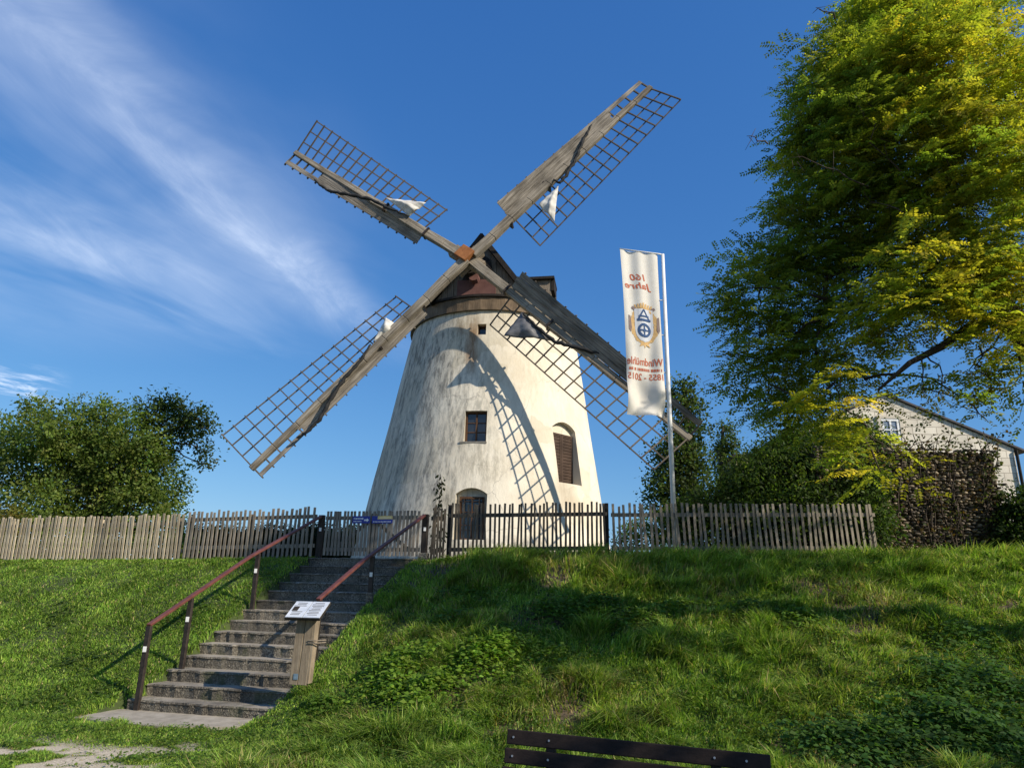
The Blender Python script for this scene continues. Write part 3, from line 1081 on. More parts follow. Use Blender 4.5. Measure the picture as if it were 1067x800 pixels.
def niche(key, px, py0, py1, width, depth, arch):
    pc, _ = on_tower(px, (py0 + py1) / 2)
    pb, _ = on_tower(px, py1)
    pt, _ = on_tower(px, py0)
    a = math.atan2(pc.y - TY, pc.x - tax(pc.z))
    rad = Vector((math.cos(a), math.sin(a), 0))
    tan = Vector((-math.sin(a), math.cos(a), 0))          # to the right when seen from outside
    z0, z1 = pb.z, pt.z
    # the niche floor stands `depth` behind the wall face at sill height
    rin = trad((z0 + z1) / 2) - depth
    cx = tax((z0 + z1) / 2)
    prof = [(-width / 2, z0), (width / 2, z0)]
    if arch:
        zs = z1 - arch
        for i in range(9):
            q = i / 8
            prof.append((width / 2 - width * q, zs + arch * (1 - (2 * q - 1) ** 2)))
    else:
        prof += [(width / 2, z1), (-width / 2, z1)]
    c = MB()
    base = Vector((cx, TY, 0)) + rad * rin
    c.prism([base + tan * x + Vector((0, 0, z)) for x, z in prof], rad * 2.0)
    co = c.build('cutter', M['plaster'], None)
    WIN[key] = (base, rad, tan, z0, z1, width)
    return co


cut = [niche('small', 502, 337.5, 348.5, 0.26, 0.3, 0), niche('mid', 495.5, 428, 460, 0.62, 0.26, 0),
       niche('low', 490, 508, 562, 0.84, 0.34, 0.16), niche('shut', 591.5, 441, 503.5, 0.98, 0.3, 0.2)]
for co in cut:
    co.location = (0, 0, 0)
    bo = tower.modifiers.new('cut', 'BOOLEAN')
    bo.operation, bo.solver, bo.object = 'DIFFERENCE', 'EXACT', co
bpy.context.view_layer.update()
dg = bpy.context.evaluated_depsgraph_get()
me2 = bpy.data.meshes.new_from_object(tower.evaluated_get(dg))
tower.modifiers.clear()
tower.data = me2
for co in cut:
    bpy.data.objects.remove(co)
for p in tower.data.polygons:
    p.use_smooth = True
if hasattr(tower.data, 'set_sharp_from_angle'):
    tower.data.set_sharp_from_angle(angle=R(35))


def fr_box(mb, key, x0, x1, z0, z1, d0, d1):
    base, rad, tan, *_ = WIN[key]
    c = base + tan * ((x0 + x1) / 2) + rad * ((d0 + d1) / 2) + Vector((0, 0, (z0 + z1) / 2))
    mb.box(c, tan * ((x1 - x0) / 2), rad * ((d1 - d0) / 2), (0, 0, (z1 - z0) / 2))


def window(key, cols, rows, fw, m_fr, top_cut=0.0, label=None, inset=0.0):
    base, rad, tan, z0, z1, w = WIN[key]
    z1 = z1 - top_cut
    x = w / 2 - inset
    mb = MB()
    for a in ((-x, -x + fw, z0, z1), (x - fw, x, z0, z1), (-x + fw, x - fw, z0, z0 + fw), (-x + fw, x - fw, z1 - fw, z1)):
        fr_box(mb, key, *a, 0.004, 0.075)
    f = mb.build('window', m_fr, mill)
    if label:
        f['label'] = label
    mb = MB()
    fr_box(mb, key, -x + fw, x - fw, z0 + fw, z1 - fw, 0.006, 0.02)
    mb.build('pane', M['pane'], f)
    mb = MB()
    for i in range(1, cols):
        xx = -x + fw + (2 * x - 2 * fw) * i / cols
        fr_box(mb, key, xx - 0.022, xx + 0.022, z0 + fw, z1 - fw, 0.022, 0.055)
    for i in range(1, rows):
        zz = z0 + fw + (z1 - z0 - 2 * fw) * i / rows
        fr_box(mb, key, -x + fw, x - fw, zz - 0.011, zz + 0.011, 0.0225, 0.045)
    if mb.v:
        mb.build('glazing_bars', m_fr, f)
    return f


window('small', 1, 1, 0.035, M['window_wood'], label='tiny square window under the cap')
f = window('mid', 2, 3, 0.055, M['window_wood'], label='brown casement window half way up the tower')
base, rad, tan, z0, z1, w = WIN['mid']
mb = MB()
fr_box(mb, 'mid', -w / 2 - 0.1, w / 2 + 0.02, z0 - 0.045, z0 + 0.004, 0.1, 0.36)
mb.build('sill', simple('sill_stone', (0.14, 0.13, 0.11), (0.28, 0.26, 0.22), 9), f)
f = window('low', 2, 3, 0.06, M['window_wood'], top_cut=0.22, label='ground floor window in an arched niche behind the pickets', inset=0.09)
base, rad, tan, z0, z1, w = WIN['low']
mb = MB()
for i in range(3):
    x = -0.2 + 0.2 * i
    fr_box(mb, 'low', x - 0.011, x + 0.011, z0 + 0.02, z1 - 0.26, 0.1, 0.122)
for q in (0.25, 0.6, 0.9):
    fr_box(mb, 'low', -0.33, 0.33, z0 + (z1 - z0 - 0.22) * q - 0.02, z0 + (z1 - z0 - 0.22) * q, 0.086, 0.098)
mb.build('grille', M['steel'], f)
base, rad, tan, z0, z1, w = WIN['shut']
mb = MB()
zsp = z1 - 0.42
for i in range(2):
    xa, xb = (-w / 2 + 0.01, -0.005) if i == 0 else (0.005, w / 2 - 0.01)
    nb = 16
    for q in range(nb):
        za = z0 + 0.02 + (zsp + 0.06 - z0) * q / nb
        fr_box(mb, 'shut', xa + 0.05, xb - 0.05, za, za + (zsp + 0.06 - z0) / nb - 0.014, 0.03, 0.05)
    for a in ((xa, xa + 0.05, z0 + 0.01, zsp + 0.08), (xb - 0.05, xb, z0 + 0.01, zsp + 0.08), (xa + 0.05, xb - 0.05, zsp + 0.03, zsp + 0.08)):
        fr_box(mb, 'shut', *a, 0.02, 0.065)
fr_box(mb, 'shut', -w / 2 + 0.02, w / 2 - 0.02, z0 + 0.01, zsp + 0.1, 0.004, 0.018)
mb.build('shutter', M['shutter'], mill)

# cap: curb ring, boarded gable housing with steep roof, dormer
NH = Vector((math.sin(R(-9)), -math.cos(R(-9)), 0))           # the way the mill faces
SH = Vector((-NH.y, NH.x, 0))                                    # to the right seen from the front
CT = Vector((tax(ZTOP), TY, 0))


def cp(f, s, z):
    """point in the cap's frame: f forward, s to the right"""
    return CT + NH * f + SH * s + Vector((0, 0, z))


ZR = ZTOP + 0.34
mb = MB()
rings = [(trad(ZTOP) + 0.02, ZTOP - 0.06), (trad(ZTOP) + 0.11, ZTOP - 0.06), (trad(ZTOP) + 0.11, ZR), (trad(ZTOP) - 0.3, ZR + 0.003)]
nn = 96
for k in range(nn):
    a = 2 * math.pi * k / nn
    for i, (r, z) in enumerate(rings):
        g = 0.012 if (i in (1, 2) and k % 2) else 0
        mb.v.append((CT.x + (r - g) * math.cos(a), CT.y + (r - g) * math.sin(a), z))
for k in range(nn):
    for i in range(3):
        a, b = k * 4 + i, ((k + 1) % nn) * 4 + i
        mb.f.append((a, b, b + 1, a + 1))
mb.build('curb_ring', M['ring_wood'], mill)
# dark skirt roof leaning in from the ring to the housing
mb = MB()
zk0, zk1 = ZR + 0.01, ZR + 0.42
n2 = 64
for k in range(n2):
    a = 2 * math.pi * k / n2
    mb.v.append((CT.x + (trad(ZTOP) + 0.17) * math.cos(a), CT.y + (trad(ZTOP) + 0.17) * math.sin(a), zk0))
    mb.v.append((CT.x + (trad(ZTOP) + 0.17) * math.cos(a), CT.y + (trad(ZTOP) + 0.17) * math.sin(a), zk0 + 0.07))
    mb.v.append((CT.x + 1.7 * math.cos(a), CT.y + 1.7 * math.sin(a), zk1))
for k in range(n2):
    a, b = k * 3, ((k + 1) % n2) * 3
    mb.f += [(a, b, b + 1, a + 1), (a + 1, b + 1, b + 2, a + 2)]
mb.f.append(tuple(k * 3 for k in range(n2)))
mb.f.append(tuple(k * 3 + 2 for k in range(n2)))
mb.build('skirt_roof', M['cap_dark'], mill)
# A-shaped housing
ZB, ZA = ZR + 0.06, at(495, 247, 19.35).z
HW = 1.42
ff, fb = 2.58, -2.3
mb = MB()
mb.prism([cp(ff - 0.12, -HW, ZB), cp(ff - 0.12, HW, ZB), cp(ff - 0.12, 0.02, ZA - 0.08), cp(ff - 0.12, -0.02, ZA - 0.08)], NH * (fb - ff + 0.24))
housing = mb.build('cap_housing', M['cap_wood'], mill)
mb = MB()
npl = 15
for i in range(npl):
    s0, s1 = -HW + 2 * HW * i / npl, -HW + 2 * HW * (i + 1) / npl
    sm = (s0 + s1) / 2
    g = 0.006
    hz = lambda s: ZB + (ZA - 0.1 - ZB) * (1 - abs(s) / HW)
    mb.prism([cp(ff - 0.118, s0 + g, ZB + 0.02), cp(ff - 0.118, s1 - g, ZB + 0.02), cp(ff - 0.118, s1 - g, max(ZB + 0.03, hz(s1 - g))), cp(ff - 0.118, s0 + g, max(ZB + 0.03, hz(s0 + g)))], NH * random.uniform(0.025, 0.04))
mb.build('gable_boards', M['cap_wood'], housing)
for sg in (-1, 1):
    mb = MB()
    e0, e1 = cp(0, sg * (HW + 0.12), ZB - 0.1), cp(0, 0, ZA)
    sl2 = (e1 - e0).normalized()
    nr = Vector((sl2.z * SH.x * sg, sl2.z * SH.y * sg, abs(sl2.dot(SH))))
    for i in range(11):
        a = e0.lerp(e1, i / 11)
        b = e0.lerp(e1, (i + 1) / 11 + 0.015)
        c0, c1 = a + NH * (ff + 0.06), b + NH * (ff + 0.06)
        d0, d1 = a + NH * (fb - 0.1), b + NH * (fb - 0.1)
        up = nr * 0.035
        mb.hexa([c0 + up * 0.6, c1 + up * 0.1, d1 + up * 0.1, d0 + up * 0.6, c0 + up * 1.5, c1 + up, d1 + up, d0 + up * 1.5])
    mb.build('roof_slope', M['cap_dark'], mill)
    mb = MB()
    mb.beam(e0 + NH * (ff + 0.085) + nr * 0.03, e1 + NH * (ff + 0.085) + nr * 0.03 + sl2 * 0.1, 0.05, 0.15, up=nr)
    mb.build('barge_board', M['cap_dark'], housing)
# rear dormer with a flat lid
dmb = MB()
Dp = at(566, 304, 21.4)
dmb.box(Dp + Vector((0, 0, -0.18)), SH * 0.3, NH * 0.4, (0, 0, 0.42))
dorm = dmb.build('dormer', M['cap_wood'], mill)
mb = MB()
mb.box(Dp + Vector((0, 0, 0.28)), SH * 0.42, NH * 0.52, (0, 0, 0.045))
mb.build('dormer_lid', M['cap_dark'], dorm)
mb = MB()
mb.box(Dp + SH * 0.36 + Vector((0, 0, 0.05)), SH * 0.05, NH * 0.42, (0, 0, 0.2))
mb.build('dormer_side', M['cap_dark'], dorm)
# breast panel, dark shaft opening and neck bearing
mb = MB()
pz0, pz1 = ZB + 0.0, ZB + 0.62
mb.box(cp(ff - 0.02, -0.12, (pz0 + pz1) / 2), SH * 0.6, NH * 0.03, (0, 0, (pz1 - pz0) / 2))
mb.build('breast_panel', M['red_sheet'], mill)
mb = MB()
mb.prism([cp(ff - 0.05, -0.62, ZB + 0.5), cp(ff - 0.05, 0.42, ZB + 0.62), cp(ff - 0.05, 0.3, ZA - 0.75), cp(ff - 0.05, -0.05, ZA - 0.45), cp(ff - 0.05, -0.42, ZA - 0.9)], NH * 0.045)
mb.build('shaft_opening', M['cap_dark'], mill)

# sails
hub = at(486, 268, 18.65)
sy, stl = R(-8), R(8)
SN = Vector((math.sin(sy) * math.cos(stl), -math.cos(sy) * math.cos(stl), math.sin(stl)))


def onp(px, py, off=0.0):
    d = ray(px, py)
    return CAMP + d * ((hub + SN * off - CAMP).dot(SN) / d.dot(SN))


mb = MB()
mb.tube([hub - SN * 1.6, hub - SN * 0.25], [0.21, 0.21], 14)
mb.tube([hub - SN * 0.6, hub - SN * 0.45], [0.27, 0.27], 14)
mb.build('windshaft', M['cap_dark'], mill, False)
mb = MB()
bc_ = hub - SN * 0.72 - Vector((0, 0, 0.27)) + SH * 0.12
mb.tube([bc_ - SN * 0.05, bc_ + SN * 0.14], [0.17, 0.15], 12)
mb.build('neck_bearing', M['red_sheet'], mill)

ARMS = dict(
    UL=dict(lib=(441, 238), root=(474, 261.5), tip=(307, 159.5), lt=(1.29, 18), li=(1.17, -12), bt=(0.52, -2), bi=(0.45, -22), off=0.02),
    UR=dict(lib=(542, 232), root=(503, 264), tip=(681, 92.5), lt=(1.23, 10), li=(1.11, -28), bt=(0.42, 4), bi=(0.66, 32), off=-0.2),
    LL=dict(lib=(434, 324), root=(472.5, 290.5), tip=(264, 491), lt=(1.42, 2), li=(0.98, -10), bt=(0.38, -10), bi=(0.32, -25), off=-0.2),
    LR=dict(lib=(533, 308), root=(497, 276), tip=(720, 457), lt=(1.47, 22), li=(1.08, -22), bt=(0.5, 26), bi=(0.68, 35), off=0.02))
NBAR = 17
frames = {}
for key, s in ARMS.items():
    r0, r1 = onp(*s['root']), onp(*s['tip'])
    a = (r1 - r0).normalized()
    b = a.cross(SN)
    # start each stock at the shaft itself
    q0 = hub + a * 0.12 + (r0 - hub - a * (r0 - hub).dot(a)) * 0.6
    q1 = r1
    Ln = (q1 - q0).length

    def pt(f, side=0.0, up=0.0):
        return q0 + a * f + b * side + SN * up
    mb = MB()
    nseg = 10
    for i in range(nseg):
        f0, f1 = Ln * i / nseg, Ln * (i + 1) / nseg
        w = lambda f: 0.28 - 0.12 * f / Ln
        mb.beam(pt(f0, 0.012 * math.sin(i * 2.1), -0.12 * s['off'] * 5 * (1 - i / nseg)), pt(f1, 0.012 * math.sin(i * 2.1 + 2.1), -0.12 * s['off'] * 5 * (1 - (i + 1) / nseg)), w(f0), w(f0) * 0.8, up=SN, w2=w(f1), h2=w(f1) * 0.8)
    sail = mb.build('sail', wood_along('sail_wood_' + key, (0.19, 0.16, 0.12), (0.42, 0.37, 0.295), a), mill, bevel=0.02)
    fi, ft = (onp(*s['lib']) - q0).dot(a), Ln - 0.06

    def vec(f, tip, inn, sg):
        t = (f - fi) / (ft - fi)
        out = []
        v0 = b * (sg * inn[0] * math.cos(R(inn[1]))) + SN * (inn[0] * math.sin(R(inn[1])))
        v1 = b * (sg * tip[0] * math.cos(R(tip[1]))) + SN * (tip[0] * math.sin(R(tip[1])))
        return v0.lerp(v1, t)
    lat = lambda f, q: pt(f) + vec(f, s['lt'], s['li'], 1) * q
    brd = lambda f, q: pt(f) + vec(f, s['bt'], s['bi'], -1) * q
    mb = MB()
    for i in range(NBAR):
        f = fi + (ft - fi) * i / (NBAR - 1)
        j = random.gauss(0, 0.01)
        mb.beam(lat(f, 0.02) , lat(f + j, 1.02), 0.042, 0.032, up=a)
        mb.beam(brd(f, 0.0), brd(f, 1.08), 0.05, 0.04, up=a)
    for q in (0.36, 0.69, 1.0):
        for i in range(8):
            f0, f1 = fi + (ft - fi) * i / 8, fi + (ft - fi) * (i + 1) / 8
            mb.beam(lat(f0, q) - SN * 0.042, lat(f1, q) - SN * 0.038, 0.034, 0.024, up=SN)
    mb.build('lattice', M['lattice'], sail)
    mb = MB()
    fcl = fi + (ft - fi) * 0.74
    npk = 3
    for pk in range(npk):
        qa, qb = 0.18 + 0.82 * pk / npk + 0.008, 0.18 + 0.82 * (pk + 1) / npk - 0.008
        fe = fcl + (ft - fcl) * (1.0 if pk == npk - 1 else 0.0) + random.uniform(-0.1, 0.1) * (pk < npk - 1)
        qa2 = qa if pk < npk - 1 else 0.7
        fs0 = fi - 0.12 + random.uniform(-0.04, 0.04)
        nsg = 8
        for i in range(nsg):
            f0, f1 = fs0 + (fe - fs0) * i / nsg, fs0 + (fe - fs0) * (i + 1) / nsg
            qi = qa2 if f0 > fcl else qa
            up = SN * 0.026
            o = SN * 0.03
            A, B2, C2, D2 = brd(f0, qi) + o, brd(f0, qb) + o, brd(f1, qb) + o, brd(f1, qi) + o
            mb.hexa([A, B2, C2, D2, A + up, B2 + up, C2 + up, D2 + up])
    mb.build('leading_board', wood_along('board_wood_' + key, (0.17, 0.148, 0.12), (0.37, 0.33, 0.275), a), sail)
    frames[key] = (sail, a, b, pt, lat, brd, fi, ft)
    # iron straps round the stock
    for f in (fi - 0.22, fi + 1.5):
        mb = MB()
        mb.beam(pt(f, -0.15, 0.0), pt(f, 0.15, 0.0), 0.06, 0.28, up=SN)
        mb.build('strap', M['steel'], sail)


def sail_cloth(key, corners, m, lift, bulge, rope):
    sail, a, b, pt, lat, brd, fi, ft = frames[key]
    P = [onp(*c, lift) for c in corners]
    n = 16
    vs, fs, idx = [], [], {}
    for i in range(n + 1):
        for j in range(n + 1 - i):
            u, v = i / n, j / n
            w = 1 - u - v
            p = P[0] * w + P[1] * u + P[2] * v
            ang = math.atan2(v + 1e-4, u + 1e-4)
            p = p + SN * (bulge * (27 * u * v * w * 0.5) + 0.04 * math.sin(ang * 6.5 + 1.3 + 2.2 * w) * (1 - w) + 0.012 * math.sin(ang * 19 + 5 * w) * (1 - w) + 0.012 * math.sin(u * 23 + v * 31))
            p = p - (a * 0.0)
            idx[i, j] = len(vs)
            vs.append(p)
    for i in range(n):
        for j in range(n - i):
            fs.append((idx[i, j], idx[i + 1, j], idx[i, j + 1]))
            if j < n - i - 1:
                fs.append((idx[i + 1, j], idx[i + 1, j + 1], idx[i, j + 1]))
    mb = MB()
    mb.add(vs, fs)
    o = mb.build('sail_cloth', m, sail, True)
    sm = o.modifiers.new('thickness', 'SOLIDIFY')
    sm.thickness = 0.012
    # furled canvas and its lashing, wound round the whip
    mb = MB()
    pts = [onp(*c, lift + 0.06) for c in rope]
    fine = []
    for i in range(len(pts) - 1):
        for q in range(6):
            fine.append(pts[i].lerp(pts[i + 1], q / 6) + Vector((random.gauss(0, 0.012), 0, random.gauss(0, 0.012))))
    fine.append(pts[-1])
    k = len(fine)
    mb.tube(fine, [0.025 + 0.04 * math.sin(math.pi * i / (k - 1)) * (0.75 + 0.25 * math.sin(i * 1.9)) for i in range(k)], 7)
    mb.build('furled_canvas', M['black'], sail, True)


sail_cloth('UL', [(401, 206), (444, 212), (426, 224.5)], M['cloth_white'], 0.2, 0.25, [(327, 187), (340, 198), (362, 203), (385, 207), (402, 216), (425, 225)])
sail_cloth('UR', [(582, 193), (561, 214), (577.5, 230)], M['cloth_white'], 0.12, 0.2, [(616, 130), (609, 145), (600, 165), (590, 183), (583, 191), (577, 187)])
sail_cloth('LL', [(402, 331), (389, 357), (415, 339)], M['cloth_white'], 0.12, 0.25, [(386, 358), (376, 375), (360, 393), (345, 415), (333, 437), (320, 450), (309, 456)])
sail_cloth('LR', [(544, 325), (525, 350.5), (575, 354)], M['cloth_dark'], 0.07, 0.2, [(545, 326), (560, 341), (578, 356), (600, 362), (625, 368), (648, 372)])

# rusty box on the poll end, set square to the stocks
aU, aR = frames['UL'][1], frames['UR'][1]
hc = onp(483.5, 262.5, 0.32)
mb = MB()
mb.box(hc - SN * 0.19, aU * 0.21, aR * 0.21, SN * 0.2)
mb.build('poll_box', M['rust'], mill, bevel=0.012)
mb = MB()
for q in (-1, 1):
    mb.beam(hub - SN * 0.1 + aR * 0.16 * q - aU * 0.55, hub - SN * 0.1 + aR * 0.16 * q + aU * 0.55, 0.09, 0.2, up=SN)
    mb.beam(hub - SN * 0.24 + aU * 0.16 * q - aR * 0.5, hub - SN * 0.24 + aU * 0.16 * q + aR * 0.5, 0.09, 0.2, up=SN)
mb.build('poll_wedges', M['sail_wood'], mill, bevel=0.01)

# ------------------------------------------------------------------ climbing plant on the tower
cb = at(456, 578, 17.6)
cb.z = float(zg(cb.x, cb.y, True, False))
cl_root = thing('climbing_plant', cb, 'tall thin leafy climber standing against the tower left of the arched window', 'plant')
tp = at(459, 494, 17.9)
mb = MB()
stem = bend(cb, tp, 0, 8, 0.012)
mb.tube(stem, [0.02 * (1 - 0.7 * i / 8) for i in range(9)], 6)
mb.build('stem', M['bark'], cl_root, True)
n = 150
t = RNG.random(n)
P = np.array([np.array(stem[0].lerp(stem[-1], q)) for q in t]) + RNG.normal(size=(n, 3)) * np.stack([0.02 + 0.11 * (1 - t * 0.55)] * 3, 1) * np.array([1, 0.8, 0.3])
D = rdir(n) * np.array([1, 1, 0.3]) + np.array([0, 0, -0.85])
V, Fq, T = leaf_arrays(P, D, rdir(n) + np.array([0, -0.6, 0.4]), RNG.uniform(0.09, 0.17, n), RNG.uniform(0.05, 0.08, n), tint_of(n, [(0.025, 0.035, 0.012), (0.04, 0.055, 0.018)]))
mesh_obj('leaves', V, Fq, M['leaf'], cl_root, False, T)

# ------------------------------------------------------------------ flagpole and banner
FY = 14.34
p_top, p_bot = at(690.5, 265, FY), at(703, 560, FY)
p_bot.z = float(zg(p_bot.x, FY, True, False))
fp = thing('flagpole', p_bot, 'slim white flagpole standing behind the picket fence', 'flagpole')
mb = MB()
mb.tube([p_bot - Vector((0, 0, 0.2)), p_top.lerp(p_bot, 0.5), p_top], [0.055, 0.047, 0.036], 14)
mb.build('pole', M['white'], fp, True)
b_dir = at(648, 262, FY) - at(690, 266, FY)
b_dir.z = 0
b_dir.normalize()
bt_r, bb_r = at(685, 265.5, FY), at(693.5, 434.5, FY)
bt_l, bb_l = at(645.5, 260.5, FY - 0.12), at(653, 431.5, FY - 0.1)
mb = MB()
mb.tube([p_top - Vector((0, 0, 0.01)), bt_r + Vector((0, -0.02, 0.015)), bt_l + Vector((0, -0.02, 0.02))], 0.016, 8)
mb.build('banner_arm', M['white'], fp, True)
mb = MB()
for q in (0.35, 0.61, 0.88):
    e = bt_r.lerp(bb_r, q * 0.84)
    c = p_top.lerp(p_bot, (p_top.z - e.z) / (p_top.z - p_bot.z))
    mb.tube([c, e], 0.011, 6)
mb.build('holder', M['white'], fp)
mid = (bt_r + bt_l + bb_l + bb_r) / 4
BN = (bt_l - bt_r).cross(bb_r - bt_r).normalized()
if BN.y > 0:
    BN = -BN


def bpt(u, v, lift=0.0):
    """point on the cloth: u 0 at the free left edge .. 1 at the pole, v 0 at the top .. 1 at the hem"""
    p = bt_l.lerp(bt_r, u).lerp(bb_l.lerp(bb_r, u), v)
    amp = 0.024 + 0.15 * max(0, v - 0.55) / 0.45
    w = 0.022 * math.sin(u * 15 + 0.7) * (1 - v * 0.6) + amp * math.sin(u * 7.5 + v * 6.0 + 2.6) * 0.55 + amp * 0.6 * math.sin(v * 23 - u * 6) * max(0, v - 0.62) * 2.0
    fl = 0.16 * max(0, 0.16 - u) * math.sin(v * 5.2 + 0.6)
    sx = (bt_l - bt_r).normalized() * (0.05 * math.sin(v * 3.0) * (1 - u) * -1)
    return p + BN * (w + fl + lift) + sx


nu, nv = 44, 110
vs = [bpt(i / nu, j / nv) for j in range(nv + 1) for i in range(nu + 1)]
fs = [(j * (nu + 1) + i, j * (nu + 1) + i + 1, (j + 1) * (nu + 1) + i + 1, (j + 1) * (nu + 1) + i) for j in range(nv) for i in range(nu)]
mban, N, L, B = mat('banner_cloth')
a = nz(N, L, 3, 5, 0.6)
L.new(ramp(N, L, a, [(0.3, (0.72, 0.68, 0.6)), (0.7, (0.8, 0.77, 0.7))]), B.inputs['Base Color'])
B.inputs['Roughness'].default_value = 0.85
tr = N.new('ShaderNodeBsdfTranslucent'); tr.inputs['Color'].default_value = (0.8, 0.77, 0.7, 1)
ms = N.new('ShaderNodeMixShader'); ms.inputs[0].default_value = 0.25
L.new(B.outputs[0], ms.inputs[1]); L.new(tr.outputs[0], ms.inputs[2]); L.new(ms.outputs[0], N['Material Output'].inputs[0])
banner = mesh_obj('banner', vs, fs, mban, None, True, origin=mid)
tag(banner, 'long white banner with mirrored red lettering and mill emblem hanging from the flagpole', 'banner')
BW, BH = (bt_r - bt_l).length, (bb_l - bt_l).length


def on_banner(name, polys, m, lift):
    vs, fs = [], []
    for poly in polys:
        b = len(vs)
        vs += [bpt(u, v, lift) for u, v in poly]
        fs.append(tuple(range(b, b + len(poly))))
    o = mesh_obj(name, vs, fs, m, banner, origin=None)
    return o


def banner_text(txt, uc, v, width, height, m, shear=0.0, bold=0.0):
    cu = bpy.data.curves.new('t', 'FONT')
    cu.body = txt
    cu.shear = shear
    cu.offset = bold
    cu.resolution_u = 4
    to = bpy.data.objects.new('t', cu)
    COL.objects.link(to)
    bpy.context.view_layer.update()
    me = bpy.data.meshes.new_from_object(to.evaluated_get(bpy.context.evaluated_depsgraph_get()))
    bpy.data.objects.remove(to)
    co = np.array([q.co[:] for q in me.vertices])
    x0, x1, y0, y1 = co[:, 0].min(), co[:, 0].max(), co[:, 1].min(), co[:, 1].max()
    vs = []
    for x, y, _ in co:
        uu = uc - width * ((x - x0) / (x1 - x0) - 0.5)          # mirrored: the cloth is seen from its back
        vv = v - height * ((y - y0) / (y1 - y0) - 0.5)
        vs.append(bpt(min(max(uu, 0.005), 0.995), vv, 0.005))
    fs = [tuple(p.vertices) for p in me.polygons]
    return mesh_obj('lettering', vs, fs, m, banner)


ink = simple('red_print', (0.4, 0.1, 0.05), (0.5, 0.16, 0.09), 20, None, 0.85, 0)
banner_text('160', 0.42, 0.165, 0.4, 0.042, ink, 0.15, 0.02)
banner_text('Jahre', 0.42, 0.225, 0.72, 0.052, ink, 0.15, 0.02)
banner_text('Windmühle', 0.5, 0.685, 0.97, 0.046, ink, 0, 0.02)
banner_text('1855 - 2015', 0.5, 0.775, 0.94, 0.038, ink, 0, 0.02)
random.seed(5)
u = 0.06
pl = []
while u < 0.93:
    l = random.uniform(0.02, 0.06)
    pl.append([(u, 0.725), (u + l, 0.725), (u + l, 0.741), (u, 0.741)])
    u += l + (0.012 if random.random() < 0.75 else 0.04)
on_banner('lettering', pl, ink, 0.005)
gold = simple('gold_print', (0.5, 0.32, 0.13), (0.62, 0.42, 0.2), 14, None, 0.85, 0)
brown = simple('brown_print', (0.16, 0.12, 0.12), (0.26, 0.2, 0.18), 14, None, 0.85, 0)
blue = simple('blue_print', (0.03, 0.07, 0.17), (0.05, 0.1, 0.22), 14, None, 0.85, 0)
grey = simple('grey_print', (0.5, 0.53, 0.58), (0.6, 0.62, 0.66), 14, None, 0.85, 0)
asp = BW / BH
cu_, cv_ = 0.53, 0.465


def pol(c, rad, a):
    return (c[0] + rad * math.cos(a), c[1] + rad * asp * math.sin(a))


def blob(u0, v0, pts):
    return [(cu_ + x, cv_ + y * asp) for x, y in pts]


# scrolled cartouche: many gold lobes round the shield
lob = []
for k in range(26):
    a = 2 * math.pi * k / 26
    rr = 0.08 * (0.75 + 0.4 * ((k * 7) % 5) / 5)
    c = (cu_ + 0.32 * math.cos(a), cv_ + 0.44 * asp * math.sin(a) * (1.0 if math.sin(a) < 0 else 0.98))
    lob.append([pol(c, rr, 2 * math.pi * i / 9 + k) for i in range(9)])
on_banner('emblem', lob, gold, 0.004)
lob = []
for sg in (-1, 1):
    lob = []
    lob.append(blob(0, 0, [(sg * 0.42, -0.25), (sg * 0.36, -0.22), (sg * 0.34, 0.1), (sg * 0.38, 0.2), (sg * 0.43, 0.12)]))
    lob.append(blob(0, 0, [(sg * 0.2, -0.46), (sg * 0.3, -0.5), (sg * 0.33, -0.44), (sg * 0.24, -0.38)]))
    for l_ in lob:
        on_banner('emblem', [l_], brown, 0.007)
lob = []
for k in range(7):
    x = -0.2 + 0.4 * k / 6
    lob.append(blob(0, 0, [(x - 0.03, -0.45), (x + 0.03, -0.45), (x * 1.15 + 0.022, -0.6 + 0.06 * abs(k - 3) / 3), (x * 1.15 - 0.022, -0.6 + 0.06 * abs(k - 3) / 3)]))
for sg in (-1, 1):
    lob.append(blob(0, 0, [(0, 0.48), (sg * 0.1, 0.46), (sg * 0.16, 0.56), (sg * 0.03, 0.52), (0.0, 0.6)]))
on_banner('emblem', lob, gold, 0.0075)
cells = []
hwid = lambda y: 0.255 if y < 0.08 else 0.255 * math.sqrt(max(0.0, 1 - ((y - 0.08) / 0.36) ** 2))
ys = list(np.linspace(-0.43, 0.44, 22))
for y0, y1 in zip(ys[:-1], ys[1:]):
    for i in range(8):
        t0, t1 = -1 + i / 4, -1 + (i + 1) / 4
        cells.append(blob(0, 0, [(t0 * hwid(y0), y0), (t1 * hwid(y0), y0), (t1 * hwid(y1), y1), (t0 * hwid(y1), y1)]))
on_banner('emblem', cells, grey, 0.009)
lob = []


def band1(p, q, w):
    dx, dy = q[0] - p[0], q[1] - p[1]
    l = math.hypot(dx, dy)
    nx_, ny_ = -dy / l * w / 2, dx / l * w / 2
    return blob(0, 0, [(p[0] + nx_, p[1] + ny_), (q[0] + nx_, q[1] + ny_), (q[0] - nx_, q[1] - ny_), (p[0] - nx_, p[1] - ny_)])


def band(p, q, w, n=6):
    P = [(p[0] + (q[0] - p[0]) * i / n, p[1] + (q[1] - p[1]) * i / n) for i in range(n + 1)]
    return [band1(P[i], P[i + 1], w) for i in range(n)]


def bands(*l):
    return [c for b in l for c in b]


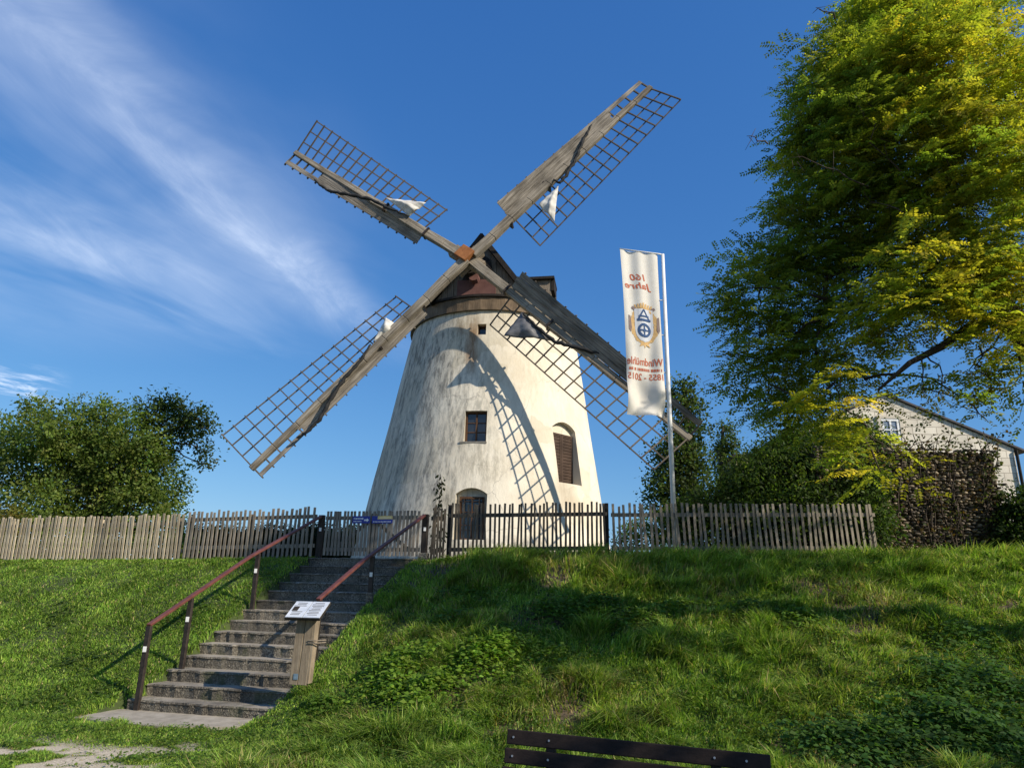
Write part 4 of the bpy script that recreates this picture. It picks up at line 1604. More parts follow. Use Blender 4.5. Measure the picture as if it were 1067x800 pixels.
lob += bands(*[band((-0.15, -0.16), (0, -0.42), 0.035), band((0.15, -0.16), (0, -0.42), 0.035), band((-0.19, -0.14), (0.19, -0.14), 0.06), band((-0.14, -0.24), (0.14, -0.24), 0.04)])
for k in range(20):
    a0, a1 = 2 * math.pi * k / 20, 2 * math.pi * (k + 1) / 20
    ro, ri = 0.185, 0.125
    lob.append(blob(0, 0, [(ro * math.cos(a0), 0.13 + ro * math.sin(a0)), (ro * math.cos(a1), 0.13 + ro * math.sin(a1)), (ri * math.cos(a1), 0.13 + ri * math.sin(a1)), (ri * math.cos(a0), 0.13 + ri * math.sin(a0))]))
lob += bands(band((-0.13, 0.13), (0.13, 0.13), 0.035), band((0, 0.0), (0, 0.26), 0.034)) + [blob(0, 0, [(0.05 * math.cos(t), 0.13 + 0.05 * math.sin(t)) for t in np.linspace(0, 2 * math.pi, 10)[:-1]])]
on_banner('emblem', lob, blue, 0.018)
random.seed(9)

# ------------------------------------------------------------------ house, rubble wall and annexe on the right
HY = 27.0
hA = at(921, 412, HY)
eR, eL = at(1063, 470, HY), None
half = eR.x - hA.x
drop = hA.z - eR.z
hz0 = 2.5
house = thing('house', (hA.x, HY, hz0), 'house with a pale shingled gable and small white window above the rubble wall', 'house')


def shingle_mat():
    m, N, L, B = mat('pale_shingle')
    t = N.new('ShaderNodeTexCoord')
    mp = N.new('ShaderNodeMapping')
    mp.inputs['Rotation'].default_value = (R(90), 0, 0)
    L.new(t.outputs['Object'], mp.inputs[0])
    br = N.new('ShaderNodeTexBrick')
    L.new(mp.outputs[0], br.inputs['Vector'])
    br.inputs['Scale'].default_value = 1.0
    br.inputs['Brick Width'].default_value = 0.48
    br.inputs['Row Height'].default_value = 0.3
    br.inputs['Mortar Size'].default_value = 0.016
    br.inputs['Mortar Smooth'].default_value = 0.4
    br.inputs['Bias'].default_value = -0.1
    br.inputs['Color1'].default_value = (0.66, 0.6, 0.49, 1)
    br.inputs['Color2'].default_value = (0.76, 0.7, 0.58, 1)
    br.inputs['Mortar'].default_value = (0.33, 0.29, 0.23, 1)
    a = nz(N, L, 1.2, 6, 0.6)
    L.new(mixc(N, L, 1.0, br.outputs['Color'], ramp(N, L, a, [(0.3, 0.75), (0.7, 1.05)]), 'MULTIPLY'), B.inputs['Base Color'])
    B.inputs['Roughness'].default_value = 0.85
    bump(N, L, B, br.outputs['Fac'], -0.4, 0.03)
    return m


mb = MB()
xw = half - 0.25
zl = hA.z - drop * (xw / half)
xl = half * 0.78 - 0.25
zl2 = hA.z - drop * (xl / half)
g_ = [Vector((hA.x - xl, HY, hz0)), Vector((hA.x + xw, HY, hz0)), Vector((hA.x + xw, HY, zl)), Vector((hA.x, HY, hA.z)), Vector((hA.x - xl, HY, zl2))]
mb.prism(g_, (0, 4.5, 0))
mb.build('wall', shingle_mat(), house)
mb = MB()
for sg in (-1, 1):
    k_ = 1.04 if sg > 0 else 0.82
    e = Vector((hA.x + sg * half * k_, HY - 0.12, hA.z - drop * k_))
    r_ = Vector((hA.x, HY - 0.12, hA.z + 0.0))
    dn = Vector((0, 0, 0.06))
    mb.hexa([e + dn * 0.4, r_ + dn * 0.4, r_ + dn * 0.4 + Vector((0, 4.8, 0)), e + dn * 0.4 + Vector((0, 4.8, 0)), e + dn * 1.7, r_ + dn * 1.7, r_ + dn * 1.7 + Vector((0, 4.8, 0)), e + dn * 1.7 + Vector((0, 4.8, 0))])
mb.build('roof', simple('roof_tile', (0.05, 0.048, 0.05), (0.1, 0.09, 0.09), 6, None, 0.8, 0.3), house)
w0, w1 = at(917, 436.5, HY), at(938.5, 460, HY)
mb = MB()
fw = 0.09
x0, x1, z0, z1 = w0.x, w1.x, w1.z, w0.z
for q in ((x0, x1, z0, z0 + fw), (x0, x1, z1 - fw, z1), (x0, x0 + fw, z0 + fw, z1 - fw), (x1 - fw, x1, z0 + fw, z1 - fw), ((x0 + x1) / 2 - 0.035, (x0 + x1) / 2 + 0.035, z0 + fw, z1 - fw), (x0 + fw, (x0 + x1) / 2 - 0.035, (z0 + z1) / 2 - 0.02, (z0 + z1) / 2 + 0.02), ((x0 + x1) / 2 + 0.035, x1 - fw, (z0 + z1) / 2 - 0.02, (z0 + z1) / 2 + 0.02)):
    mb.abox(q[0], q[1], HY - 0.07, HY - 0.003, q[2], q[3])
f = mb.build('window', M['white'], house)
mb = MB(); mb.abox(x0 + fw, x1 - fw, HY - 0.03, HY - 0.004, z0 + fw, z1 - fw); mb.build('pane', M['pane_sky'], f)
mb = MB()
mb.abox(x0 - 0.16, x0 - 0.02, HY - 0.09, HY - 0.003, z0 - 0.1, z1 + 0.12)
mb.abox(x1 + 0.02, x1 + 0.16, HY - 0.09, HY - 0.003, z0 - 0.1, z1 + 0.12)
mb.abox(x0 - 0.02, x1 + 0.02, HY - 0.09, HY - 0.003, z1 + 0.01, z1 + 0.12)
mb.build('surround', simple('pale_render', (0.5, 0.45, 0.36), (0.6, 0.54, 0.44), 5, None, 0.85, 0.1), f)
# drain pipe at the right corner
mb = MB()
mb.tube([Vector((hA.x + xw + 0.02, HY - 0.1, hz0)), Vector((hA.x + xw + 0.02, HY - 0.1, zl - 0.1))], 0.06, 8)
mb.build('drainpipe', M['cap_dark'], house)
# small flat-roofed annexe further left
ax0, ax1 = at(766, 475, 33), at(800, 477, 33)
ann = thing('outbuilding', ((ax0.x + ax1.x) / 2, 33, 2.6), 'low flat-roofed outbuilding half hidden behind the hedge beside the poplars', 'building')
mb = MB(); mb.abox(ax0.x, ax1.x + 3, 33, 35, 2.4, ax0.z - 0.08); mb.build('wall', simple('ochre_render', (0.3, 0.26, 0.17), (0.42, 0.36, 0.25), 4, None, 0.9, 0.1), ann)
mb = MB(); mb.abox(ax0.x - 0.15, ax1.x + 3.1, 32.85, 35.1, ax0.z - 0.077, ax0.z + 0.06); mb.build('roof', M['cap_dark'], ann)

# rubble wall with dead vine
WY = 15.2
wl0, wr0 = at(902, 560, WY).x, at(1052, 560, WY).x
wzb = float(zg((wl0 + wr0) / 2, WY, True, False)) - 0.1
wzt = at(1000, 469, WY).z
wall = thing('rubble_wall', ((wl0 + wr0) / 2, WY, wzb), 'tall dark rubble stone wall with bare vine stems at the end of the fence', 'wall')
mb = MB()
mb.abox(wl0 - 0.9, wr0 - 0.05, WY + 0.02, WY + 0.5, wzb, wzt - 0.06)
mb.build('core', M['soil'], wall)
ico = bmesh.new()
bmesh.ops.create_icosphere(ico, subdivisions=1, radius=1.0)
iv = np.array([v.co[:] for v in ico.verts]); ifc = np.array([[v.index for v in f.verts] for f in ico.faces])
ico.free()
Vs, Fs, Ts, b = [], [], [], 0
z = wzb
while z < wzt:
    rh = random.uniform(0.045, 0.085)
    x = wl0 - 0.9 + random.uniform(-0.1, 0)
    while x < wr0 - 0.05:
        w = random.uniform(0.07, 0.2)
        sz = np.array([w / 2 * 1.02, random.uniform(0.05, 0.11), rh / 2 * 1.06])
        v = iv * sz * (1 + 0.16 * RNG.normal(size=iv.shape))
        v = np.clip(v, -sz * 0.92, sz * 0.92)
        v = v + np.array([x + w / 2, WY + random.gauss(0, 0.02), z + rh / 2 + random.gauss(0, 0.012)])
        Vs.append(v); Fs.append(ifc + b); b += len(v)
        t = np.array([(0.24, 0.19, 0.13), (0.15, 0.12, 0.09), (0.36, 0.29, 0.2), (0.1, 0.082, 0.065)][random.randrange(4)]) * random.uniform(0.7, 1.2)
        Ts.append(np.repeat(t[None], len(v), 0))
        x += w
    z += rh
ms_, N, L, B = mat('rubble_stone')
a_ = N.new('ShaderNodeAttribute'); a_.attribute_name = 'tint'
q = nz(N, L, 18, 5, 0.7)
L.new(mixc(N, L, 1.0, a_.outputs['Color'], ramp(N, L, q, [(0.3, 0.55), (0.7, 1.15)]), 'MULTIPLY'), B.inputs['Base Color'])
B.inputs['Roughness'].default_value = 0.92
bump(N, L, B, q, 0.6, 0.02)
mesh_obj('stone_face', np.concatenate(Vs), np.concatenate(Fs), ms_, wall, False, np.concatenate(Ts))
vine = thing('vine', ((wl0 + wr0) / 2, WY - 0.12, wzb), 'half bare vine with brown stems climbing over the rubble wall', 'vine')
mb = MB()
tips = []
for k in range(15):
    x = random.uniform(wl0 - 0.5, wr0 - 0.2)
    pts = [Vector((x, WY - 0.13, wzb + 0.05))]
    zz = wzb
    top = wzt + random.uniform(-0.5, 0.3)
    while zz < top:
        zz += random.uniform(0.2, 0.34)
        x += random.gauss(0, 0.07)
        pts.append(Vector((x, WY - 0.13 + random.gauss(0, 0.03), zz)))
        if random.random() < 0.4:
            e = pts[-1] + Vector((random.gauss(0, 0.35), random.uniform(-0.08, 0.0), random.uniform(0.05, 0.4)))
            bb = bend(pts[-1], e, 0.1, 4, 0.08)
            mb.tube(bb, [0.008, 0.007, 0.006, 0.005, 0.004], 5)
            tips.append(e)
    tips.append(pts[-1])
    mb.tube(pts, [0.02 * (1 - 0.6 * i / len(pts)) for i in range(len(pts))], 6)
# runners along the coping
for k in range(16):
    x = random.uniform(wl0 - 0.3, wr0 - 0.3)
    s_ = Vector((x, WY + random.uniform(-0.1, 0.3), wzt))
    e = s_ + Vector((random.gauss(0, 0.45), random.gauss(0, 0.1), random.uniform(0.04, 0.24)))
    mb.tube(bend(s_, e, 0.2, 5, 0.06), [0.012, 0.01, 0.009, 0.007, 0.005, 0.004], 5)
    tips.append(e)
mb.build('stems', M['bark'], vine, True)
TP = np.array([t[:] for t in tips])
n = 700
P = TP[RNG.integers(0, len(TP), n)] + RNG.normal(size=(n, 3)) * np.array([0.14, 0.06, 0.07])
extra = 900
P2 = np.stack([RNG.uniform(wl0 - 0.9, wr0, extra), WY - 0.14 + RNG.normal(size=extra) * 0.03, wzb + (wzt - wzb) * RNG.random(extra)], 1)
keep = vnoise(P2[:, 0], P2[:, 2], 0.35, 3) > 0.5
P2 = P2[keep]
P3 = np.stack([wr0 - np.abs(RNG.normal(size=260)) * 0.25, WY - 0.15 + RNG.normal(size=260) * 0.05, wzb + (wzt - wzb) * RNG.random(260)], 1)
P = np.concatenate([P, P2, P3])
n = len(P)
cols = np.concatenate([tint_of(n - len(P2) - 260, [(0.06, 0.075, 0.02), (0.09, 0.1, 0.025), (0.1, 0.06, 0.02)]), tint_of(len(P2), [(0.12, 0.075, 0.035), (0.06, 0.05, 0.02), (0.16, 0.11, 0.06)]), tint_of(260, [(0.07, 0.09, 0.02), (0.1, 0.11, 0.03)])])
V, Fq, T = leaf_arrays(P, rdir(n) + np.array([0, -0.3, -0.5]), rdir(n) + np.array([0, -1.2, 0.4]), RNG.uniform(0.05, 0.1, n), RNG.uniform(0.04, 0.08, n), cols)
mesh_obj('leaves', V, Fq, M['leaf'], vine, False, T)

# ------------------------------------------------------------------ hedges and shrubs
LAUREL = [(0.034, 0.06, 0.013), (0.042, 0.072, 0.016), (0.06, 0.1, 0.02), (0.1, 0.145, 0.028)]
hed = thing('laurel_hedge', (5.2, 15.6, 2.5), 'big dark laurel hedge mounded behind the right end of the picket fence', 'hedge')
hcl = []
for (px, py, Y, r) in [(722, 545, 15.6, 0.4), (742, 528, 15.6, 0.5), (765, 520, 15.7, 0.6), (785, 508, 15.8, 0.65), (800, 530, 15.4, 0.6), (815, 500, 15.8, 0.7), (845, 487, 15.8, 0.7), (840, 530, 15.3, 0.7), (872, 485, 15.7, 0.75), (870, 530, 15.4, 0.75), (893, 495, 15.3, 0.6), (895, 530, 15.2, 0.6), (905, 540, 14.9, 0.4), (912, 555, 14.5, 0.3), (850, 470, 16.2, 0.5), (905, 480, 16, 0.5), (690, 555, 15.8, 0.3), (708, 552, 15.7, 0.35), (770, 505, 16, 0.4), (800, 487, 16, 0.45), (825, 474, 16.2, 0.5), (865, 462, 16.3, 0.5), (740, 560, 15.8, 0.5), (775, 560, 15.8, 0.6), (810, 562, 15.6, 0.6), (845, 562, 15.5, 0.6), (880, 562, 15.3, 0.5), (725, 530, 15.9, 0.35), (712, 540, 16, 0.3), (770, 496, 16, 0.4), (795, 480, 16.1, 0.45), (820, 468, 16.2, 0.5), (845, 458, 16.3, 0.55), (875, 455, 16.4, 0.55), (900, 458, 16.3, 0.5), (910, 475, 16.1, 0.5)]:
    hcl.append((at(px, py, Y)[:], r))
crown('foliage', hcl, 9, 0.1, LAUREL, hed, 0.5, 0.35, 0.95, 0.45)
mb = MB()
for c, r in hcl[2:16:2]:
    g = Vector((c[0] + random.gauss(0, 0.2), c[1], 2.5))
    mb.tube(bend(g, c, 0, 4, 0.04), [0.05, 0.04, 0.03, 0.022, 0.012], 6)
mb.build('stems', M['bark'], hed, True)
sh = thing('green_shrub', at(660, 560, 17)[:2] + (2.45,), 'low bright green shrub seen through the pickets right of the tower', 'shrub')
scl = [(at(px, py, 17)[:], r) for px, py, r in [(648, 562, 0.3), (664, 555, 0.38), (682, 550, 0.42), (700, 543, 0.4)]]
crown('foliage', scl, 3, 0.08, [(0.08, 0.13, 0.02), (0.11, 0.17, 0.025)], sh, 0.6, 0.3)
mb = MB()
for c, r in scl:
    mb.tube(bend((c[0], c[1], 2.3), c, 0, 3, 0.05), [0.03, 0.025, 0.018, 0.01], 6)
mb.build('stems', M['bark'], sh, True)
eb = at(1062, 560, 14.9); eb.z = float(zg(eb.x, 14.9))
es = thing('dark_shrub', eb, 'dark leafy shrub at the right edge against the end of the rubble wall', 'shrub')
ecl = [(at(px, py, 14.9)[:], r) for px, py, r in [(1052, 555, 0.4), (1068, 545, 0.5), (1072, 525, 0.45), (1060, 530, 0.3), (1085, 550, 0.6), (1045, 565, 0.25)]]
crown('foliage', ecl, 7, 0.09, LAUREL[:2], es, 0.5, 0.3)
mb = MB()
for c, r in ecl:
    mb.tube(bend((c[0], c[1], eb.z - 0.1), c, 0, 3, 0.05), [0.03, 0.025, 0.018, 0.01], 6)
mb.build('stems', M['bark'], es, True)
# far dark hedge seen through the left fence
fh = thing('far_hedge', at(265, 565, 30)[:2] + (2.2,), 'dark clipped hedge far behind the left picket fence', 'hedge')
fcl = []
for px in range(196, 378, 11):
    top = 550 + 3 * math.sin(px * 0.13) - (6 if 200 < px < 216 else 0)
    p = at(px, top + 14, 30)
    fcl.append((p[:], 0.62))
    p = at(px + 4, 580, 30)
    fcl.append((p[:], 0.8))
crown('foliage', fcl, 8, 0.14, [(0.022, 0.034, 0.014), (0.03, 0.045, 0.016)], fh, 0.5, 0.3)
mb = MB()
for c, r in fcl[::4]:
    mb.tube([(c[0], c[1], 2.0), c], [0.07, 0.03], 6)
mb.build('stems', M['bark'], fh)

# ------------------------------------------------------------------ trees
def tree(name, label, base, top, r0, clumps, per, size, cols, up=0.5, shell=0.4, flat=0.85, group=None, aspect=0.6):
    root = thing(name, base, label, 'tree', group)
    crown('crown', clumps, per, size, cols, root, up, shell, flat, aspect)
    ends = [c for c, r in clumps]
    trunk_mesh(base, top, r0, r0 * 0.35, ends, root)
    return root



LT = [(30, 455, 38), (60, 450, 36), (95, 445, 38), (20, 490, 42), (62, 490, 45), (105, 485, 48), (140, 455, 36), (140, 495, 48), (163, 496, 30), (45, 525, 36), (95, 525, 40), (150, 522, 36), (176, 522, 18), (-20, 470, 40), (-30, 510, 40), (38, 428, 15), (105, 425, 16), (158, 468, 24), (120, 470, 40), (75, 470, 40), (-15, 570, 26), (15, 572, 26), (45, 572, 26), (75, 572, 26), (105, 572, 26), (135, 571, 26), (162, 570, 22), (184, 566, 16), (20, 555, 34), (70, 557, 34), (120, 557, 34), (165, 552, 26), (-25, 550, 34)]
LTD = 25.0
lt_cl = [(at(px, py, LTD + random.uniform(-1.3, 1.3))[:], r / 740 * LTD * 0.98) for px, py, r in LT]
rb = [(152, 425, 10), (172, 420, 16), (190, 432, 18), (208, 436, 14), (200, 452, 14), (218, 446, 9), (214, 470, 9), (212, 484, 7), (160, 438, 14), (185, 448, 14), (180, 418, 10)]
lt_b = [(at(px, py, LTD)[:], r / 740 * LTD) for px, py, r in rb]
lbase = at(90, 560, LTD); lbase.z = 2.1
OLIVE = [(0.115, 0.161, 0.035), (0.144, 0.196, 0.04), (0.184, 0.23, 0.052), (0.103, 0.15, 0.032)]
lt = tree('walnut_tree', 'broad round leafy tree with one long branch reaching right behind the tan fence', lbase, lbase + Vector((0.2, 0.3, 3.6)), 0.3, lt_cl, 3.6, 0.13, OLIVE)
crown('branch_foliage', lt_b, 4.5, 0.14, [(0.05, 0.075, 0.02), (0.07, 0.1, 0.025)], lt, 0.5, 0.1)
mb = MB()
bs = at(135, 470, LTD)
for c, r in lt_b:
    mb.tube(bend(bs, c, 0.12, 5, 0.04), [0.07, 0.055, 0.045, 0.035, 0.025, 0.012], 6)
mb.build('branch', M['bark'], lt, True)
yb = at(12, 545, 21)
yroot = thing('yellowing_bush', (yb.x, 21, 2.1), 'small yellow-green bush behind the fence at the far left edge', 'bush')
ycl = [(at(px, py, 21)[:], r) for px, py, r in [(5, 535, 0.4), (20, 540, 0.35), (-14, 535, 0.45), (8, 555, 0.5)]]
crown('foliage', ycl, 3, 0.1, [(0.13, 0.14, 0.03), (0.16, 0.14, 0.03), (0.09, 0.12, 0.03)], yroot, 0.5, 0.3)
mb = MB()
for c, r in ycl:
    mb.tube(bend((c[0] * 0.98, 21, 2.0), c, 0, 3, 0.05), [0.03, 0.025, 0.018, 0.01], 6)
mb.build('stems', M['bark'], yroot, True)

POP = [(0.053, 0.079, 0.023), (0.068, 0.1, 0.027), (0.089, 0.121, 0.032)]


def poplar(label, Y, pts):
    cl_ = [(at(px, py, Y + random.uniform(-0.6, 0.6))[:], r / 730 * Y) for px, py, r in pts]
    b0 = at(pts[-1][0], pts[-1][1], Y)
    base = Vector((b0.x, Y, 2.4))
    top = at(pts[0][0], pts[0][1], Y)
    return tree('poplar_tree', label, base, Vector((base.x * 0.5 + top.x * 0.5, Y, top.z)), 0.28, cl_, 7, 0.2, POP, 0.3, 0.3, 1.35, 'poplars behind the mill', 0.7)


poplar('tall dark poplar rising behind the flagpole and sail tip', 38, [(716, 401, 5), (704, 403, 5), (716, 414, 10), (704, 418, 9), (722, 428, 11), (708, 440, 14), (724, 452, 14), (712, 468, 17), (726, 482, 15), (700, 470, 12), (690, 470, 8), (694, 492, 14), (720, 500, 17), (684, 505, 9), (703, 515, 18), (724, 525, 17), (684, 525, 11), (715, 540, 18)])
poplar('slim small poplar further right between the tall poplar and the house', 48, [(757, 444, 4), (755, 452, 7), (759, 460, 8), (752, 468, 9), (760, 476, 9), (750, 484, 9), (757, 494, 10), (755, 510, 10)])


# ---- honey locust reaching into the picture from the right: sprays of feathery compound leaves
def feather(P, D, Nn, L, T, pairs=7, lw=0.32):
    """compound leaves: a rachis with pairs of leaflets, all of one spray in one array"""
    n = len(P)
    D = unit(D); S = unit(np.cross(D, Nn)); U = np.cross(S, D)
    Vs, Ts = [], []
    L = L.reshape(-1, 1)
    for k in range(pairs):
        t = 0.18 + 0.8 * k / (pairs - 1)
        sag = -0.35 * t * t
        base = P + D * L * t + np.array([0, 0, 1]) * L * sag * 0.5
        ll = L * (0.26 * (1 - 0.45 * abs(t - 0.45)))
        for sg in (-1, 1):
            d = unit(S * sg + D * 0.55 + np.array([0, 0, -0.25]) + 0.15 * RNG.normal(size=(n, 3)))
            nn_ = U + 0.35 * RNG.normal(size=(n, 3))
            V, F, TT = leaf_arrays(base, d, nn_, ll, ll * lw * 1.25, T * (1 + 0.08 * RNG.normal(size=(n, 1))), 0.05)
            Vs.append(V); Ts.append(TT)
    V = np.concatenate(Vs)
    return V, np.arange(len(V)).reshape(-1, 4), np.concatenate(Ts)


DG = [(0.126, 0.168, 0.029), (0.156, 0.198, 0.034), (0.138, 0.18, 0.031)]
LG = [(0.244, 0.287, 0.037), (0.305, 0.329, 0.041), (0.201, 0.25, 0.034)]
YE = [(0.426, 0.381, 0.04), (0.493, 0.426, 0.045), (0.336, 0.325, 0.038)]
tr_base = Vector((9.6, 9.4, float(zg(9.6, 9.4))))
loc = thing('honey_locust_tree', tr_base, 'big feathery yellow-green locust tree leaning in from the right edge', 'tree')
#        px   py   Y   r(px) palette density
TC = [(918, 28, 8.2, 44, LG, 1.0), (950, 10, 8.4, 52, LG, 1.0), (882, 68, 8.4, 40, LG, 1.0), (852, 100, 8.4, 30, DG, 1.0), (925, 80, 8.0, 58, LG, 1.1), (985, 60, 7.6, 56, LG, 1.1),
      (880, 130, 8.2, 56, DG, 1.1), (852, 160, 8.6, 42, DG, 1.0), (940, 140, 7.8, 58, LG, 1.1), (1000, 130, 7.4, 56, YE, 1.0), (1045, 90, 7.2, 52, YE, 0.9), (1050, 170, 7.2, 56, LG, 1.0),
      (845, 215, 8.6, 40, DG, 1.0), (890, 205, 8.4, 56, DG, 1.1), (950, 205, 8.2, 56, DG, 1.0), (1005, 210, 7.6, 52, LG, 1.0), (1050, 245, 7.4, 48, LG, 0.9),
      (812, 268, 8.8, 36, DG, 1.0), (850, 270, 8.8, 48, DG, 1.1), (905, 270, 8.6, 50, DG, 0.9), (960, 272, 7.6, 42, YE, 0.9), (1000, 285, 7.4, 38, YE, 0.9),
      (778, 300, 8.8, 28, DG, 1.0), (790, 330, 8.8, 36, DG, 1.0), (835, 325, 8.8, 44, DG, 1.0), (885, 325, 8.6, 40, DG, 0.8), (930, 322, 7.6, 34, YE, 0.8), (970, 315, 7.4, 34, YE, 0.9),
      (800, 375, 8.8, 36, DG, 1.0), (845, 375, 8.6, 38, LG, 0.9), (885, 370, 8.2, 34, LG, 0.7), (800, 412, 8.8, 30, DG, 0.9), (835, 420, 8.4, 32, LG, 0.9), (875, 412, 7.8, 32, YE, 0.8), (905, 400, 8.0, 26, LG, 0.6),
      (1030, 282, 7.6, 38, YE, 1.0), (1062, 300, 7.5, 36, LG, 1.0), (1040, 335, 7.3, 28, YE, 0.9), (1064, 395, 7.5, 24, YE, 0.8), (1064, 350, 7.2, 26, LG, 0.8), (978, 300, 7.5, 34, YE, 1.0), (1040, 320, 7.4, 30, LG, 0.6), (1060, 365, 7.6, 26, LG, 0.6), (860, 442, 7.8, 20, LG, 0.5), (900, 440, 7.6, 20, YE, 0.5), (915, 468, 7.4, 14, YE, 0.6), (902, 462, 7.4, 12, LG, 0.5), (918, 492, 7.3, 10, YE, 0.6),
      (985, 398, 7.6, 20, LG, 0.32), (1010, 385, 7.6, 20, LG, 0.32), (1040, 400, 7.6, 18, LG, 0.28), (1000, 415, 7.6, 15, DG, 0.25),
      (1150, 150, 8.6, 56, LG, 0.4), (1160, 260, 8.6, 56, LG, 0.45), (1240, 200, 8.8, 60, LG, 0.35), (1230, 320, 8.6, 56, LG, 0.35), (1150, 330, 8.6, 36, LG, 0.5), (1320, 280, 9.0, 60, LG, 0.3), (1105, 60, 8.6, 60, YE, 0.5), (1110, 180, 9.2, 60, LG, 0.5), (1115, 290, 9.4, 50, LG, 0.5), (1190, 130, 10.0, 80, LG, 0.4), (1200, 260, 10.2, 70, LG, 0.4), (1010, -25, 8.2, 50, LG, 0.5), (1090, -40, 8.6, 60, LG, 0.3)]
Vs, Fs, Ts, b = [], [], [], 0
twig = MB()
limb = MB()
fork = at(1095, 380, 8.1)
limb.tube(bend(tr_base - Vector((0, 0, 0.3)), fork, 0, 6, 0.02), [0.34, 0.31, 0.29, 0.27, 0.26, 0.24, 0.22], 12)
n1, n2_, n3 = at(1048, 325, 7.9), at(1010, 240, 8.0), at(1075, 180, 7.7)
limb.tube(bend(fork, n1, 0.03, 4, 0.02), [0.21, 0.19, 0.175, 0.16, 0.15], 10)
limb.tube(bend(n1, n2_, 0.05, 5, 0.03), [0.13, 0.12, 0.11, 0.1, 0.09, 0.075], 9)
limb.tube(bend(fork, n3, 0.05, 5, 0.03), [0.17, 0.15, 0.14, 0.12, 0.11, 0.09], 9)
n4 = at(1002, 346, 7.6); n5 = at(948, 378, 7.5)
limb.tube(bend(n1, n4, 0.02, 3, 0.01), [0.075, 0.062, 0.055, 0.05], 8)
limb.tube([n4, n4.lerp(n5, 0.4) + Vector((0, 0, -0.03)), n5, n5 + Vector((-0.35, 0.1, -0.3))], [0.05, 0.045, 0.032, 0.014], 8)
n6 = at(890, 170, 8.2)
limb.tube(bend(n2_, n6, 0.06, 5, 0.04), [0.075, 0.065, 0.055, 0.045, 0.035, 0.025], 8)
n7 = at(860, 290, 8.5)
limb.tube(bend(n2_, n7, 0.05, 5, 0.04), [0.07, 0.06, 0.05, 0.045, 0.035, 0.025], 8)
nodes = [n1, n2_, n3, n4, n6, n7, fork]
low_a, low_b = at(905, 395, 8.2), at(850, 400, 8.4)
limb.tube(bend(n7, low_b, -0.02, 5, 0.04), [0.035, 0.03, 0.026, 0.022, 0.018, 0.014], 7)
nodes += [low_b]
for p_, q_ in ((n1, n2_), (n2_, n6), (n2_, n7), (fork, n3), (n7, low_b)):
    nodes += [p_.lerp(q_, t_) for t_ in (0.2, 0.4, 0.6, 0.8)]
nodes = [q for q in nodes if q not in (n4, n7, low_b)]
for (px, py, Y, rp_, pal, den) in TC:
    c = at(px, py, Y)
    r = rp_ / 745 * (c - CAMP).length * 0.84
    s = min(nodes, key=lambda q: (q - c).length + random.uniform(0, 0.5))
    bl = bend(s, c, 0.08, 5, 0.05)
    rr = min(0.024, 0.008 + 0.006 * (c - s).length)
    nodes.extend(bl[2:5])
    limb.tube(bl, [rr * 1.5, rr * 1.3, rr * 1.1, rr * 0.9, rr * 0.7, rr * 0.45], 6)
    ns = max(4, int(den * 84 * (r / 0.6) ** 2))
    dirs = rdir(ns)
    rad_ = (RNG.random((ns, 1)) ** 0.5) * r * (0.95 + 0.2 * RNG.normal(size=(ns, 1)))
    ctr = np.array(c) + dirs * rad_ * np.array([1, 1.0, 0.85])
    # every spray is a flat drooping fan: a twig with compound leaves set alternately along it
    k = 9
    td = unit(dirs * np.array([1, 1, 0.2]) + np.array([-0.2, -0.15, -0.12]) + 0.35 * RNG.normal(size=(ns, 3)) * np.array([1, 1, 0.5]))
    tl = RNG.uniform(0.26, 0.5, (ns, 1))
    tn = unit(np.array([0, 0, 1.0]) + 0.28 * RNG.normal(size=(ns, 3)))
    tsd = unit(np.cross(td, tn))
    for q in range(0, ns, 5):
        twig.tube([c.lerp(Vector(ctr[q]), 0.3), Vector(ctr[q]), Vector(ctr[q] + td[q] * tl[q])], [0.008, 0.005, 0.002], 4, False)
    tt = tint_of(ns, pal, 0.2)
    other = tint_of(ns, LG if pal is not LG else (YE if px > 900 else DG), 0.2)
    tt = np.where(RNG.random((ns, 1)) < 0.36, other, tt)
    for i in range(k):
        f_ = i / (k - 1)
        sg = 1 if i % 2 else -1
        base = ctr + td * tl * f_ + np.array([0, 0, -1.0]) * tl * 0.22 * f_ * f_
        D = td * (0.5 + 0.5 * (i == k - 1)) + tsd * (sg * 0.85 * (i != k - 1)) + 0.18 * RNG.normal(size=(ns, 3))
        V, Fq, T = feather(base, D, tn + 0.2 * RNG.normal(size=(ns, 3)), RNG.uniform(0.16, 0.26, ns), tt * (1 + 0.1 * RNG.normal(size=(ns, 1))), 6, 0.46)
        Vs.append(V); Fs.append(Fq + b); Ts.append(T); b += len(V)
mesh_obj('crown', np.concatenate(Vs), np.concatenate(Fs), M['leaf'], loc, False, np.concatenate(Ts))
# bare twigs sticking out of the crown
for (p0, p1) in [((800, 150), (778, 142)), ((905, 195), (820, 165)), ((940, 180), (895, 110)), ((1015, 50), (1038, 0)), ((1030, 70), (1062, 40)), ((960, 372), (963, 415)), ((965, 370), (990, 410)), ((1020, 360), (1035, 430)), ((870, 20), (850, 8)), ((955, 240), (900, 200)), ((1010, 420), (1030, 440)), ((960, 405), (1000, 415))]:
    a_, b_ = at(*p0, 7.5), at(*p1, 7.4)
    twig.tube(bend(a_, b_, 0.08, 5, 0.05), [0.012, 0.01, 0.008, 0.006, 0.005, 0.003], 5)
    for _ in range(4):
        s_ = a_.lerp(b_, random.uniform(0.4, 0.95))
        twig.tube([s_, s_ + Vector((random.gauss(0, 0.12), random.gauss(0, 0.05), random.gauss(0.02, 0.12)))], [0.005, 0.002], 4)
lm = limb.build('trunk', M['bark'], loc, True)
twig.build('twigs', M['bark'], loc, True)

